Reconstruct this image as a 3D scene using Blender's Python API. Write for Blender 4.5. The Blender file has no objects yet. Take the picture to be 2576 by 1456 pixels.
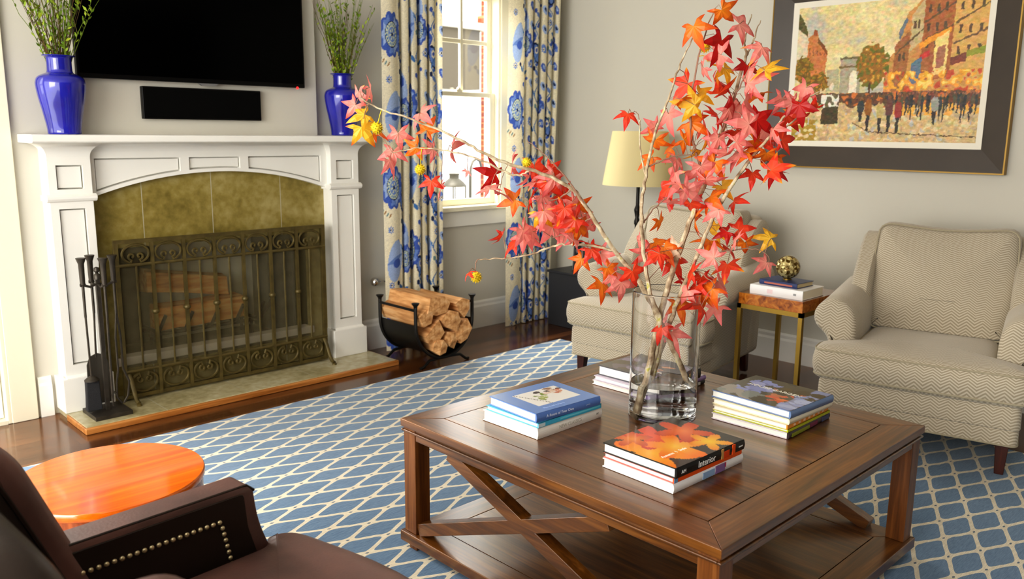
import bpy, math, random
import numpy as np
from mathutils import Vector, Matrix, Euler
random.seed(7)
rng = np.random.default_rng(5)
SC = bpy.context.scene
COL = SC.collection
PI = math.pi

# ------------------------------------------------------------------ helpers
def lin(c):
    out = []
    for v in c[:3]:
        v = v / 255.0
        out.append(v / 12.92 if v <= 0.04045 else ((v + 0.055) / 1.055) ** 2.4)
    return tuple(out) + (1.0,)

def lin_np(a):
    a = np.clip(np.asarray(a, float) / 255.0, 0, 1)
    return np.where(a <= 0.04045, a / 12.92, ((a + 0.055) / 1.055) ** 2.4)

class MB:
    """collects geometry, links it as ONE mesh object"""
    def __init__(s): s.v = []; s.f = []; s.m = []; s.sm = []
    def add(s, vs, fs, mi=0, smooth=False):
        b = len(s.v); s.v.extend(tuple(p) for p in vs)
        for f in fs:
            s.f.append(tuple(b + i for i in f)); s.m.append(mi); s.sm.append(smooth)
        return s
    def box(s, x0, x1, y0, y1, z0, z1, mi=0, M=None):
        vs = [(x0,y0,z0),(x1,y0,z0),(x1,y1,z0),(x0,y1,z0),(x0,y0,z1),(x1,y0,z1),(x1,y1,z1),(x0,y1,z1)]
        if M is not None: vs = [M @ Vector(p) for p in vs]
        return s.add(vs, [(0,3,2,1),(4,5,6,7),(0,1,5,4),(1,2,6,5),(2,3,7,6),(3,0,4,7)], mi)
    def tube(s, pts, rad, n=8, mi=0, cap=True):
        pts = [Vector(p) for p in pts]
        if not hasattr(rad, '__len__'): rad = [rad] * len(pts)
        vs = []; fs = []; up = None
        for i, p in enumerate(pts):
            t = (pts[min(i+1, len(pts)-1)] - pts[max(i-1, 0)])
            if t.length < 1e-9: t = Vector((0,0,1))
            t.normalize()
            if up is None:
                up = Vector((0,0,1)) if abs(t.z) < 0.9 else Vector((1,0,0))
            a = t.cross(up)
            if a.length < 1e-6: a = t.orthogonal()
            a.normalize(); b = a.cross(t); b.normalize(); up = b
            for k in range(n):
                an = 2*PI*k/n + PI/n
                vs.append(p + a*math.cos(an)*rad[i] + b*math.sin(an)*rad[i])
        for i in range(len(pts)-1):
            for k in range(n):
                k2 = (k+1) % n
                fs.append((i*n+k, i*n+k2, (i+1)*n+k2, (i+1)*n+k))
        if cap:
            fs.append(tuple(range(n))[::-1]); fs.append(tuple((len(pts)-1)*n+k for k in range(n)))
        return s.add(vs, [f[::-1] for f in fs], mi, n > 4)
    def bar(s, a, b, w, h=None, mi=0, up=(0,0,1)):
        """rectangular bar from a to b; w across, h along up"""
        h = h or w
        a = Vector(a); b = Vector(b); t = (b-a).normalized(); u = Vector(up)
        r = t.cross(u); 
        if r.length < 1e-6: r = t.orthogonal()
        r.normalize(); u = r.cross(t)
        vs = []
        for p in (a, b):
            for (i, j) in ((-1,-1),(1,-1),(1,1),(-1,1)): vs.append(p + r*i*w/2 + u*j*h/2)
        return s.add(vs, [(0,3,2,1)[::-1],(4,5,6,7)[::-1],(0,1,5,4)[::-1],(1,2,6,5)[::-1],(2,3,7,6)[::-1],(3,0,4,7)[::-1]], mi)
    def lathe(s, prof, c=(0,0,0), n=32, mi=0):
        vs = []; fs = []
        for (r, z) in prof:
            for k in range(n):
                a = 2*PI*k/n; vs.append((c[0]+r*math.cos(a), c[1]+r*math.sin(a), c[2]+z))
        for i in range(len(prof)-1):
            for k in range(n):
                k2 = (k+1) % n; fs.append((i*n+k, i*n+k2, (i+1)*n+k2, (i+1)*n+k))
        if prof[0][0] > 1e-6: fs.append(tuple(range(n))[::-1])
        if prof[-1][0] > 1e-6: fs.append(tuple((len(prof)-1)*n+k for k in range(n)))
        return s.add(vs, fs, mi, True)
    def prism(s, poly, t0, t1, fn, mi=0):
        n = len(poly)
        vs = [fn(u, v, t0) for u, v in poly] + [fn(u, v, t1) for u, v in poly]
        fs = [tuple(range(n))[::-1], tuple(range(n, 2*n))] + [(i, (i+1) % n, n+(i+1) % n, n+i) for i in range(n)]
        return s.add(vs, fs, mi)
    def loft(s, outline, rings, fn, mi=0, crown0=None, crown1=None):
        """outline 2D loop; rings [(inset, t)]; fn(u,v,t)->xyz; crown = extra t at the centre of a cap"""
        n = len(outline); P = [Vector((u, v)) for u, v in outline]
        area = sum(P[i].x*P[(i+1) % n].y - P[(i+1) % n].x*P[i].y for i in range(n))
        sg = 1 if area > 0 else -1
        N = []
        for i in range(n):
            e = P[(i+1) % n] - P[i-1]
            v = Vector((-e.y, e.x)) * sg
            N.append(v.normalized() if v.length > 1e-9 else Vector((0, 0)))
        vs = []; fs = []
        cen = sum(P, Vector((0, 0))) / n
        loops = []
        for (ins, t) in rings: loops.append([(P[i] + N[i]*ins, t) for i in range(n)])
        def capl(ring, cr):
            base = [q for q, _ in ring]; t = ring[0][1]; out = []
            for k in (0.85, 0.6, 0.3):
                out.append([(cen + (q-cen)*k, t + cr*(1-k*k)) for q in base])
            return out
        if crown0 is not None: loops = capl(loops[0], crown0)[::-1] + loops
        if crown1 is not None: loops = loops + capl(loops[-1], crown1)
        for L in loops:
            for q, t in L: vs.append(fn(q.x, q.y, t))
        m = len(loops)
        for j in range(m-1):
            for i in range(n):
                i2 = (i+1) % n; fs.append((j*n+i, j*n+i2, (j+1)*n+i2, (j+1)*n+i))
        fs.append(tuple(range(n))[::-1]); fs.append(tuple((m-1)*n+i for i in range(n)))
        return s.add(vs, fs, mi, True)
    def build(s, name, mats, parent=None, bevel=0, seg=2, loc=None, world=False, flat=False, sub=0, autosm=True):
        me = bpy.data.meshes.new(name)
        vs = s.v
        if world and parent is not None:
            Mi = XF[parent.name].inverted(); vs = [tuple(Mi @ Vector(p)) for p in vs]
        elif loc is not None and parent is None:
            vs = [(p[0]-loc[0], p[1]-loc[1], p[2]-loc[2]) for p in vs]
        me.from_pydata([tuple(p) for p in vs], [], s.f)
        if not isinstance(mats, (list, tuple)): mats = [mats]
        for m in mats: me.materials.append(m)
        me.polygons.foreach_set('material_index', s.m)
        me.polygons.foreach_set('use_smooth', [False]*len(s.f) if flat else s.sm)
        import bmesh
        bm = bmesh.new(); bm.from_mesh(me); bmesh.ops.recalc_face_normals(bm, faces=bm.faces); bm.to_mesh(me); bm.free()
        me.update()
        o = bpy.data.objects.new(name, me); COL.objects.link(o)
        if parent is not None: o.parent = parent
        elif loc is not None: o.location = loc
        if bevel:
            b = o.modifiers.new('edge', 'BEVEL'); b.width = bevel; b.segments = seg; b.limit_method = 'ANGLE'; b.angle_limit = math.radians(40)
            me.polygons.foreach_set('use_smooth', [True]*len(me.polygons))
            w = o.modifiers.new('normals', 'WEIGHTED_NORMAL'); w.keep_sharp = False
        elif not flat and any(s.sm) and autosm:
            me.set_sharp_from_angle(angle=math.radians(45))
        if sub:
            d = o.modifiers.new('sub', 'SUBSURF'); d.levels = sub; d.render_levels = sub
        return o

def smooth_path(pts, n=6):
    P = [Vector(p) for p in pts]; out = []
    for i in range(len(P)-1):
        p0 = P[max(i-1, 0)]; p1 = P[i]; p2 = P[i+1]; p3 = P[min(i+2, len(P)-1)]
        for k in range(n):
            t = k/n; out.append(0.5*((2*p1)+(p2-p0)*t+(2*p0-5*p1+4*p2-p3)*t*t+(-p0+3*p1-3*p2+p3)*t**3))
    out.append(P[-1]); return out
XF = {}
def tag(o, label, cat, group=None, kind=None):
    o['label'] = label; o['category'] = cat
    if group: o['group'] = group
    if kind: o['kind'] = kind
    return o
def thing(name, label, cat, loc=(0,0,0), rz=0, group=None):
    o = bpy.data.objects.new(name, None); COL.objects.link(o)
    o.location = loc; o.rotation_euler = (0, 0, rz); o.empty_display_size = 0.05
    XF[o.name] = Matrix.Translation(loc) @ Matrix.Rotation(rz, 4, 'Z')
    return tag(o, label, cat, group)
def struct(o):
    o['kind'] = 'structure'; return o

def text_mesh(s, size, font_extrude=0.0003):
    cu = bpy.data.curves.new('t', 'FONT'); cu.body = s; cu.size = size; cu.extrude = font_extrude
    cu.align_x = 'CENTER'; cu.align_y = 'CENTER'
    o = bpy.data.objects.new('t', cu); COL.objects.link(o)
    dg = bpy.context.evaluated_depsgraph_get(); dg.update()
    me = bpy.data.meshes.new_from_object(o.evaluated_get(dg))
    vs = [tuple(v.co) for v in me.vertices]; fs = [tuple(p.vertices) for p in me.polygons]
    bpy.data.objects.remove(o); bpy.data.curves.remove(cu); bpy.data.meshes.remove(me)
    return vs, fs

# ------------------------------------------------------------------ materials
def mat(name, color=(200,200,200), rough=0.5, metal=0.0, spec=0.5, coat=0.0, sheen=0.0, bump=0.0, bscale=60, vary=0.0, vscale=4.0, trans=0.0):
    m = bpy.data.materials.new(name); m.use_nodes = True
    nt = m.node_tree; b = nt.nodes['Principled BSDF']
    b.inputs['Base Color'].default_value = lin(color); b.inputs['Roughness'].default_value = rough
    b.inputs['Metallic'].default_value = metal; b.inputs['Specular IOR Level'].default_value = spec
    b.inputs['Coat Weight'].default_value = coat; b.inputs['Coat Roughness'].default_value = 0.05
    b.inputs['Sheen Weight'].default_value = sheen
    b.inputs['Transmission Weight'].default_value = trans
    if vary or bump:
        tc = nt.nodes.new('ShaderNodeTexCoord')
        if vary:
            n = nt.nodes.new('ShaderNodeTexNoise'); n.inputs['Scale'].default_value = vscale; n.inputs['Detail'].default_value = 6
            nt.links.new(tc.outputs['Object'], n.inputs['Vector'])
            r = nt.nodes.new('ShaderNodeValToRGB')
            r.color_ramp.elements[0].position = 0.3; r.color_ramp.elements[1].position = 0.7
            r.color_ramp.elements[0].color = lin([c*(1-vary) for c in color]); r.color_ramp.elements[1].color = lin([min(255, c*(1+vary)) for c in color])
            nt.links.new(n.outputs['Fac'], r.inputs['Fac']); nt.links.new(r.outputs['Color'], b.inputs['Base Color'])
        if bump:
            n2 = nt.nodes.new('ShaderNodeTexNoise'); n2.inputs['Scale'].default_value = bscale; n2.inputs['Detail'].default_value = 4
            nt.links.new(tc.outputs['Object'], n2.inputs['Vector'])
            bp = nt.nodes.new('ShaderNodeBump'); bp.inputs['Strength'].default_value = bump; bp.inputs['Distance'].default_value = 0.004
            nt.links.new(n2.outputs['Fac'], bp.inputs['Height']); nt.links.new(bp.outputs['Normal'], b.inputs['Normal'])
    return m

class NT:
    def __init__(s, m): s.t = m.node_tree; s.b = s.t.nodes['Principled BSDF']
    def n(s, k, **kw):
        x = s.t.nodes.new(k)
        for a, v in kw.items(): setattr(x, a, v)
        return x
    def l(s, a, b): s.t.links.new(a, b)
    def val(s, x, sock):
        if isinstance(x, (int, float)): sock.default_value = x
        else: s.l(x, sock)
    def m(s, op, a, b=0.0, c=None):
        x = s.n('ShaderNodeMath', operation=op); s.val(a, x.inputs[0]); s.val(b, x.inputs[1])
        if c is not None: s.val(c, x.inputs[2])
        return x.outputs[0]
    def mix(s, f, a, b):
        x = s.n('ShaderNodeMix', data_type='RGBA'); s.val(f, x.inputs[0])
        for v, k in ((a, 6), (b, 7)):
            if isinstance(v, (tuple, list)): x.inputs[k].default_value = lin(v)
            else: s.l(v, x.inputs[k])
        return x.outputs[2]
    def ramp(s, f, stops):
        r = s.n('ShaderNodeValToRGB'); s.l(f, r.inputs[0]); e = r.color_ramp.elements
        while len(e) < len(stops): e.new(0.5)
        for i, (p, c) in enumerate(stops): e[i].position = p; e[i].color = lin(c)
        return r.outputs[0]
    def noise(s, vec, scale, detail=4, dist=0.0):
        x = s.n('ShaderNodeTexNoise'); s.l(vec, x.inputs['Vector']); x.inputs['Scale'].default_value = scale; x.inputs['Detail'].default_value = detail; x.inputs['Distortion'].default_value = dist
        return x.outputs['Fac']
    def mapping(s, vec, loc=(0,0,0), rot=(0,0,0), scale=(1,1,1)):
        x = s.n('ShaderNodeMapping'); s.l(vec, x.inputs[0]); x.inputs['Location'].default_value = loc; x.inputs['Rotation'].default_value = rot; x.inputs['Scale'].default_value = scale
        return x.outputs[0]
    def obj(s): return s.n('ShaderNodeTexCoord').outputs['Object']
    def bump(s, h, strength=0.3, dist=0.003):
        x = s.n('ShaderNodeBump'); s.l(h, x.inputs['Height']); x.inputs['Strength'].default_value = strength; x.inputs['Distance'].default_value = dist
        s.l(x.outputs[0], s.b.inputs['Normal'])

def wood(name, dark, mid, light, axis='Y', rough=0.35, coat=0.0, fine=1.0, crough=0.05):
    m = mat(name, mid, rough, coat=coat); N = NT(m); N.b.inputs['Coat Roughness'].default_value = crough
    sc = {'X': (1.2, 22, 22), 'Y': (22, 1.2, 22), 'Z': (22, 22, 1.2)}[axis]
    v = N.mapping(N.obj(), scale=tuple(k*fine for k in sc))
    f = N.noise(v, 1.6, 7, 0.6)
    f2 = N.noise(N.mapping(N.obj(), scale=tuple(k*fine*4 for k in sc)), 2.0, 3)
    ff = N.m('ADD', N.m('MULTIPLY', f, 0.75), N.m('MULTIPLY', f2, 0.25))
    N.l(N.ramp(ff, [(0.32, dark), (0.5, mid), (0.68, light)]), N.b.inputs['Base Color'])
    N.bump(f2, 0.06, 0.001)
    return m

M_WALL = mat('wall_paint', (207,203,190), 0.85, bump=0.03, bscale=220)
M_WHITE = mat('white_trim_paint', (236,234,226), 0.38, vary=0.008)
M_CEIL = mat('ceiling_paint', (240,238,232), 0.9)
M_WINF = mat('cream_window_paint', (238,232,208), 0.4)
M_BLACK = mat('black_metal', (38,36,33), 0.42, 0.6)
M_TVB = mat('black_plastic', (8,8,8), 0.35, spec=0.2)
M_SCREEN = mat('glossy_black_screen', (1,1,1), 0.12, spec=0.06)
M_GRILLE = mat('speaker_cloth', (7,7,6), 0.9, spec=0.1, bump=0.3, bscale=900)
M_BRONZE = mat('bronze_iron', (92,80,44), 0.45, 0.35, vary=0.15, vscale=20)
M_IRON = mat('dark_iron', (72,66,58), 0.42, 0.6, vary=0.15, vscale=20)
M_BRASS = mat('satin_brass', (172,140,66), 0.32, 0.85)
M_CHROME = mat('chrome', (225,225,225), 0.12, 1.0)
M_BLUE = mat('cobalt_glaze', (36,38,150), 0.12, coat=0.6, vary=0.12, vscale=9)
M_PAPER = mat('book_pages', (244,241,232), 0.8)
M_DKWOOD = wood('mahogany_leg', (38,16,10), (62,26,16), (84,36,22), 'Z', 0.3)
M_TABLE_Y = wood('walnut_grain_y', (58,33,9), (102,60,20), (136,87,35), 'Y', 0.3, coat=0.9, crough=0.2)
M_TABLE_X = wood('walnut_grain_x', (58,33,9), (102,60,20), (136,87,35), 'X', 0.3, coat=0.8, crough=0.2)
M_TABLE_Z = wood('walnut_grain_z', (70,36,13), (112,66,28), (142,90,44), 'Z', 0.33, coat=0.1)
M_ORANGE = wood('orange_veneer', (204,86,0), (230,112,2), (242,132,10), 'X', 0.14, coat=0.7, fine=0.8)
M_ORANGE_Z = wood('orange_veneer_side', (120,52,14), (160,76,24), (190,98,36), 'Z', 0.25, coat=0.4)
M_BURL = mat('burl_veneer', (168,96,26), 0.18, coat=0.5); _n = NT(M_BURL)
_n.l(_n.ramp(_n.noise(_n.obj(), 26, 6, 1.5), [(0.3, (112,52,10)), (0.5, (176,100,28)), (0.7, (206,134,50))]), _n.b.inputs['Base Color'])
M_BURLD = mat('burl_top', (120,66,30), 0.12, coat=0.6); _n = NT(M_BURLD)
_n.l(_n.ramp(_n.noise(_n.obj(), 26, 6, 1.5), [(0.3, (84,38,14)), (0.5, (128,70,30)), (0.7, (150,92,46))]), _n.b.inputs['Base Color'])
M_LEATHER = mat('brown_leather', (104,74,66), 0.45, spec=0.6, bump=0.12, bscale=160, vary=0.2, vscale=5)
M_LEATHD = mat('dark_and_shaded_leather', (44,33,25), 0.40, spec=0.4, bump=0.12, bscale=160)  # colour of the dark parts, also used for shade on the wings' inner faces
M_SHADE = mat('cream_lamp_shade', (238,226,182), 0.8)
M_GREYCAB = mat('charcoal_cabinet', (52,53,57), 0.45)
M_GOLD = mat('gold_mosaic', (190,160,70), 0.22, 0.55)
def _gold():
    m = M_GOLD; t = m.node_tree; tc = t.nodes.new('ShaderNodeTexCoord'); v = t.nodes.new('ShaderNodeTexVoronoi'); v.inputs['Scale'].default_value = 75
    t.links.new(tc.outputs['Object'], v.inputs['Vector']); r = t.nodes.new('ShaderNodeValToRGB'); e = r.color_ramp.elements; e[0].color = lin((96,70,14)); e[1].color = lin((244,226,160)); e[0].position = 0.25; e[1].position = 0.8
    t.links.new(v.outputs['Color'], r.inputs['Fac']); t.links.new(r.outputs['Color'], t.nodes['Principled BSDF'].inputs['Base Color'])
    bp = t.nodes.new('ShaderNodeBump'); bp.inputs['Strength'].default_value = 0.8; bp.inputs['Distance'].default_value = 0.004; t.links.new(v.outputs['Distance'], bp.inputs['Height']); t.links.new(bp.outputs['Normal'], t.nodes['Principled BSDF'].inputs['Normal'])
_gold()
M_CONC = mat('white_ledge', (214,205,184), 0.8, vary=0.06)
M_FB_DARK = mat('firebox_dark_brick', (98,97,86), 0.9, vary=0.2, vscale=12)
M_FB_LIGHT = mat('firebox_light_brick', (242,232,200), 0.9, vary=0.15, vscale=5)
M_BRUSH = mat('brush_bristle', (40,40,42), 0.9, bump=0.6, bscale=260)
M_RED = mat('red_light', (230,20,20), 0.3)
_b = M_RED.node_tree.nodes['Principled BSDF']; _b.inputs['Emission Color'].default_value = (1,0.02,0.02,1); _b.inputs['Emission Strength'].default_value = 2.5
M_SILVER = mat('silver_plastic', (150,150,152), 0.3, 0.6)

# marble facing and hearth tiles
def stone(name, c0, c1, c2, rough, seam=None, axis=0):
    m = mat(name, c1, rough); N = NT(m); v = N.obj()
    f = N.m('ADD', N.m('MULTIPLY', N.noise(v, 3.0, 8, 0.8), 0.6), N.m('MULTIPLY', N.noise(v, 26, 5), 0.4))
    c = N.ramp(f, [(0.36, c0), (0.5, c1), (0.64, c2)])
    if seam:
        sx = N.n('ShaderNodeSeparateXYZ'); N.l(v, sx.inputs[0])
        tot = None
        for s in seam:
            d = N.m('LESS_THAN', N.m('ABSOLUTE', N.m('SUBTRACT', sx.outputs[axis], s)), 0.0022)
            tot = d if tot is None else N.m('MAXIMUM', tot, d)
        c = N.mix(tot, c, (176,170,146))
    N.l(c, N.b.inputs['Base Color'])
    return m

# herringbone upholstery
def herringbone():
    m = mat('herringbone_fabric', (176,164,140), 0.9, sheen=0.3); N = NT(m)
    sx = N.n('ShaderNodeSeparateXYZ'); N.l(N.obj(), sx.inputs[0])
    tri = N.m('MULTIPLY', N.m('PINGPONG', N.m('MULTIPLY', sx.outputs[1], 15.0), 0.5), 3.4)
    lev = N.m('MULTIPLY', N.m('SUBTRACT', sx.outputs[2], N.m('MULTIPLY', sx.outputs[0], 0.9)), 74.0)
    w = N.m('SINE', N.m('MULTIPLY', N.m('ADD', lev, tri), 2*PI))
    f = N.m('ADD', N.m('MULTIPLY', w, 0.5), 0.5)
    ns = N.noise(N.obj(), 300, 2)
    f2 = N.m('MULTIPLY', f, N.m('ADD', N.m('MULTIPLY', ns, 0.8), 0.5))
    c = N.ramp(f2, [(0.12, (208,198,178)), (0.75, (158,146,124))])
    big = N.noise(N.obj(), 5, 3)
    N.l(N.mix(N.m('MULTIPLY', big, 0.25), c, (170,156,130)), N.b.inputs['Base Color'])
    N.bump(ns, 0.25, 0.002)
    return m
M_FAB = herringbone()
M_PIPE = mat('fabric_piping', (172,162,138), 0.9)

# rug trellis
def rug_mat():
    m = mat('trellis_rug', (80,120,160), 0.95, sheen=0.35); N = NT(m)
    v = N.obj(); sx = N.n('ShaderNodeSeparateXYZ'); N.l(v, sx.inputs[0])
    wob = N.m('MULTIPLY', N.m('SUBTRACT', N.noise(v, 14, 2), 0.5), 0.012)
    X = N.m('DIVIDE', N.m('ADD', N.m('SUBTRACT', sx.outputs[0], RUG_N[0]), wob), 0.128)
    Y = N.m('DIVIDE', N.m('ADD', N.m('SUBTRACT', sx.outputs[1], RUG_N[1]), wob), 0.0587)
    i = N.m('MULTIPLY', N.m('ADD', X, Y), 0.5); j = N.m('MULTIPLY', N.m('SUBTRACT', X, Y), 0.5)
    fi = N.m('ABSOLUTE', N.m('SUBTRACT', N.m('FRACT', i), 0.5)); fj = N.m('ABSOLUTE', N.m('SUBTRACT', N.m('FRACT', j), 0.5))
    p = 6.0
    nrm = N.m('POWER', N.m('ADD', N.m('POWER', fi, p), N.m('POWER', fj, p)), 1/p)
    line = N.m('GREATER_THAN', nrm, 0.432)
    dot = N.m('GREATER_THAN', N.m('MINIMUM', fi, fj), 0.462)
    fib = N.noise(N.mapping(v, rot=(0,0,0.5), scale=(40, 400, 40)), 1.0, 3)
    blue = N.ramp(fib, [(0.3, (66,102,136)), (0.7, (98,132,164))])
    cream = N.ramp(fib, [(0.3, (208,196,168)), (0.7, (238,228,204))])
    c = N.mix(line, blue, cream); c = N.mix(dot, c, (60,84,104))
    N.l(c, N.b.inputs['Base Color']); N.bump(N.m('ADD', fib, N.m('MULTIPLY', line, 0.4)), 0.4, 0.003)
    return m

# plank floor (boards along X)
def floor_mat():
    m = mat('dark_oak_floor', (70,40,22), 0.2, coat=0.25); N = NT(m)
    v = N.obj()
    br = N.n('ShaderNodeTexBrick'); N.l(v, br.inputs['Vector'])
    br.inputs['Scale'].default_value = 1.0; br.inputs['Brick Width'].default_value = 1.1; br.inputs['Row Height'].default_value = 0.083
    br.inputs['Mortar Size'].default_value = 0.0012; br.inputs['Color1'].default_value = lin((78,45,23)); br.inputs['Color2'].default_value = lin((122,78,44)); br.inputs['Mortar'].default_value = lin((24,12,7))
    br.offset = 0.37
    g = N.noise(N.mapping(v, scale=(1.5, 30, 30)), 2.0, 6, 0.5)
    mx = N.n('ShaderNodeMix', data_type='RGBA', blend_type='MULTIPLY'); mx.inputs[0].default_value = 0.7
    N.l(br.outputs['Color'], mx.inputs[6]); N.l(N.ramp(g, [(0.3, (150,140,130)), (0.65, (255,250,240))]), mx.inputs[7])
    N.l(mx.outputs[2], N.b.inputs['Base Color']); N.bump(g, 0.05, 0.001)
    return m

def vcol(name, rough=0.6, transl=0.0, coat=0.0):
    m = mat(name, (200,200,200), rough, coat=coat); N = NT(m)
    a = N.n('ShaderNodeVertexColor', layer_name='Col'); N.l(a.outputs[0], N.b.inputs['Base Color'])
    if transl:
        t = N.n('ShaderNodeBsdfTranslucent'); N.l(a.outputs[0], t.inputs[0])
        mx = N.n('ShaderNodeMixShader'); mx.inputs[0].default_value = transl
        N.l(N.b.outputs[0], mx.inputs[1]); N.l(t.outputs[0], mx.inputs[2])
        N.l(mx.outputs[0], s_out(m))
    return m
def s_out(m): return m.node_tree.nodes['Material Output'].inputs['Surface']

def glass_pane_mat():
    m = mat('window_glass', (255,255,255), 0.0); N = NT(m)
    t = N.n('ShaderNodeBsdfTransparent'); g = N.n('ShaderNodeBsdfGlossy'); g.inputs['Roughness'].default_value = 0.02
    mx = N.n('ShaderNodeMixShader'); mx.inputs[0].default_value = 0.06
    N.l(t.outputs[0], mx.inputs[1]); N.l(g.outputs[0], mx.inputs[2]); N.l(mx.outputs[0], s_out(m))
    return m
M_PANE = glass_pane_mat()
def mesh_screen_mat():
    m = mat('fine_wire_mesh', (112,102,70), 0.7, 0.0); N = NT(m)
    t = N.n('ShaderNodeBsdfTransparent'); mx = N.n('ShaderNodeMixShader'); mx.inputs[0].default_value = 0.27
    N.l(t.outputs[0], mx.inputs[1]); N.l(N.b.outputs[0], mx.inputs[2]); N.l(mx.outputs[0], s_out(m))
    return m
M_MESH = mesh_screen_mat()
def clear_mat(name, ior, tint=(255,255,255)):
    m = mat(name, tint, 0.0, trans=1.0); m.node_tree.nodes['Principled BSDF'].inputs['IOR'].default_value = ior
    return m
M_GLASS = clear_mat('clear_glass', 1.36, (255,255,255)); M_WATER = clear_mat('water', 1.25, (254,255,255))

def grid_mesh(name, P, colr, material, parent=None, wrap=False, loc=None):
    """P (ny,nx,3) points, colr (ny,nx,3) sRGB 0..255"""
    ny, nx, _ = P.shape
    V = P.reshape(-1, 3).copy()
    if loc is not None: V -= np.array(loc)
    if parent is not None and parent.name in XF:
        Mi = np.array(XF[parent.name].inverted()); V = V @ Mi[:3, :3].T + Mi[:3, 3]
    idx = np.arange(ny*nx).reshape(ny, nx)
    F = np.stack([idx[:-1, :-1], idx[:-1, 1:], idx[1:, 1:], idx[1:, :-1]], -1).reshape(-1, 4)
    me = bpy.data.meshes.new(name)
    me.vertices.add(len(V)); me.vertices.foreach_set('co', V.astype(np.float32).ravel())
    me.loops.add(F.size); me.loops.foreach_set('vertex_index', F.ravel().astype(np.int32))
    me.polygons.add(len(F)); me.polygons.foreach_set('loop_start', np.arange(0, F.size, 4, dtype=np.int32))
    me.polygons.foreach_set('loop_total', np.full(len(F), 4, dtype=np.int32))
    me.update(calc_edges=True)
    me.polygons.foreach_set('use_smooth', [True]*len(F))
    at = me.color_attributes.new('Col', 'FLOAT_COLOR', 'POINT')
    C = np.ones((len(V), 4), np.float32); C[:, :3] = lin_np(colr.reshape(-1, 3)); at.data.foreach_set('color', C.ravel())
    me.materials.append(material)
    o = bpy.data.objects.new(name, me); COL.objects.link(o)
    if parent is not None: o.parent = parent
    elif loc is not None: o.location = loc
    return o

# ------------------------------------------------------------------ camera
F_PX = 2105.0; YAW = math.radians(45.8); PIT = math.radians(10.67); ROL = math.radians(0.57); CAMH = 1.40
f0 = Vector((math.cos(YAW), math.sin(YAW), 0)); r0 = Vector((math.sin(YAW), -math.cos(YAW), 0)); u0 = Vector((0,0,1))
fw = f0*math.cos(PIT) - u0*math.sin(PIT); up = f0*math.sin(PIT) + u0*math.cos(PIT)
rt = r0*math.cos(ROL) + up*math.sin(ROL); up2 = -r0*math.sin(ROL) + up*math.cos(ROL)
cam = bpy.data.cameras.new('camera'); co = bpy.data.objects.new('camera', cam); COL.objects.link(co)
co.matrix_world = Matrix(((rt.x, up2.x, -fw.x, 0), (rt.y, up2.y, -fw.y, 0), (rt.z, up2.z, -fw.z, CAMH), (0,0,0,1)))
cam.sensor_fit = 'HORIZONTAL'; cam.sensor_width = 36; cam.lens = F_PX/2576*36; cam.clip_start = 0.02; cam.clip_end = 100
cam.dof.use_dof = True; cam.dof.focus_distance = 2.75; cam.dof.aperture_fstop = 4.5
SC.camera = co
CAMP = Vector((0, 0, CAMH))
def ray(x, y): return rt*((x-1288)/F_PX) + up2*(-(y-728)/F_PX) + fw
def at(x, y, depth):
    """point of the photo's sight line at a horizontal distance from the camera along its heading"""
    d = ray(x, y); t = depth / (d.x*f0.x + d.y*f0.y); return CAMP + d*t
def on(x, y, ax, val):
    d = ray(x, y); return CAMP + d*((val - CAMP[ax])/d[ax])

# ------------------------------------------------------------------ room shell
WY = 4.43; WX = 4.79; CH = 2.75
def wall_cells(mb, a0, a1, z0, z1, holes, fn):
    As = sorted({a0, a1} | {h[0] for h in holes} | {h[1] for h in holes}); Zs = sorted({z0, z1} | {h[2] for h in holes} | {h[3] for h in holes})
    for i in range(len(As)-1):
        for j in range(len(Zs)-1):
            ca = (As[i]+As[i+1])/2; cz = (Zs[j]+Zs[j+1])/2
            if any(h[0] < ca < h[1] and h[2] < cz < h[3] for h in holes): continue
            fn(As[i], As[i+1], Zs[j], Zs[j+1])
WIN = (3.565, 4.175, 0.86, 2.35); DOOR = (0.05, 0.955, 0.0, 2.15); FB = (1.465, 2.575, 0.17, 0.80)
mb = MB(); wall_cells(mb, -2.6, WX+0.15, 0, CH, [WIN, DOOR, FB], lambda a, b, c, d: mb.box(a, b, WY, WY+0.14, c, d))
struct(mb.build('wall_back', M_WALL))
mb = MB().box(WX, WX+0.15, -1.6, WY, 0, CH); struct(mb.build('wall_right', M_WALL))
struct(MB().box(-1.2, WX+0.15, -1.75, -1.6, 0, CH).build('wall_front', mat('light_absorbing_brown', (62,50,40), 0.6)))  # unseen wall behind the camera; its dark brown is made up to cut bounced light
fm = floor_mat()
struct(MB().box(-2.6, WX+0.15, -1.6, WY+0.14, -0.05, 0).build('floor', fm))
struct(MB().box(-2.6, WX+0.15, -1.6, WY+0.14, CH, CH+0.1).build('ceiling', M_CEIL))
struct(MB().box(1.36, 2.66, 4.385, WY+0.001, 1.35, CH).build('wall_chimney', M_WALL, bevel=0.003))
def baseboard(name, x0, x1, h, ax):
    prof = [(0, 0), (0.018, 0), (0.018, h-0.045), (0.012, h-0.03), (0.012, h-0.012), (0.007, h), (0, h)]
    b = MB()
    if ax == 'x': b.prism(prof, x0, x1, lambda u, v, t: (t, WY-u, v))
    else: b.prism(prof, x0, x1, lambda u, v, t: (WX-u, t, v))
    struct(b.build(name, M_WHITE))
baseboard('baseboard_back', 2.90, WX, 0.198, 'x'); baseboard('baseboard_left', 1.08, 1.14, 0.2, 'x'); baseboard('baseboard_right', -1.6, WY-0.02, 0.175, 'y')

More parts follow.
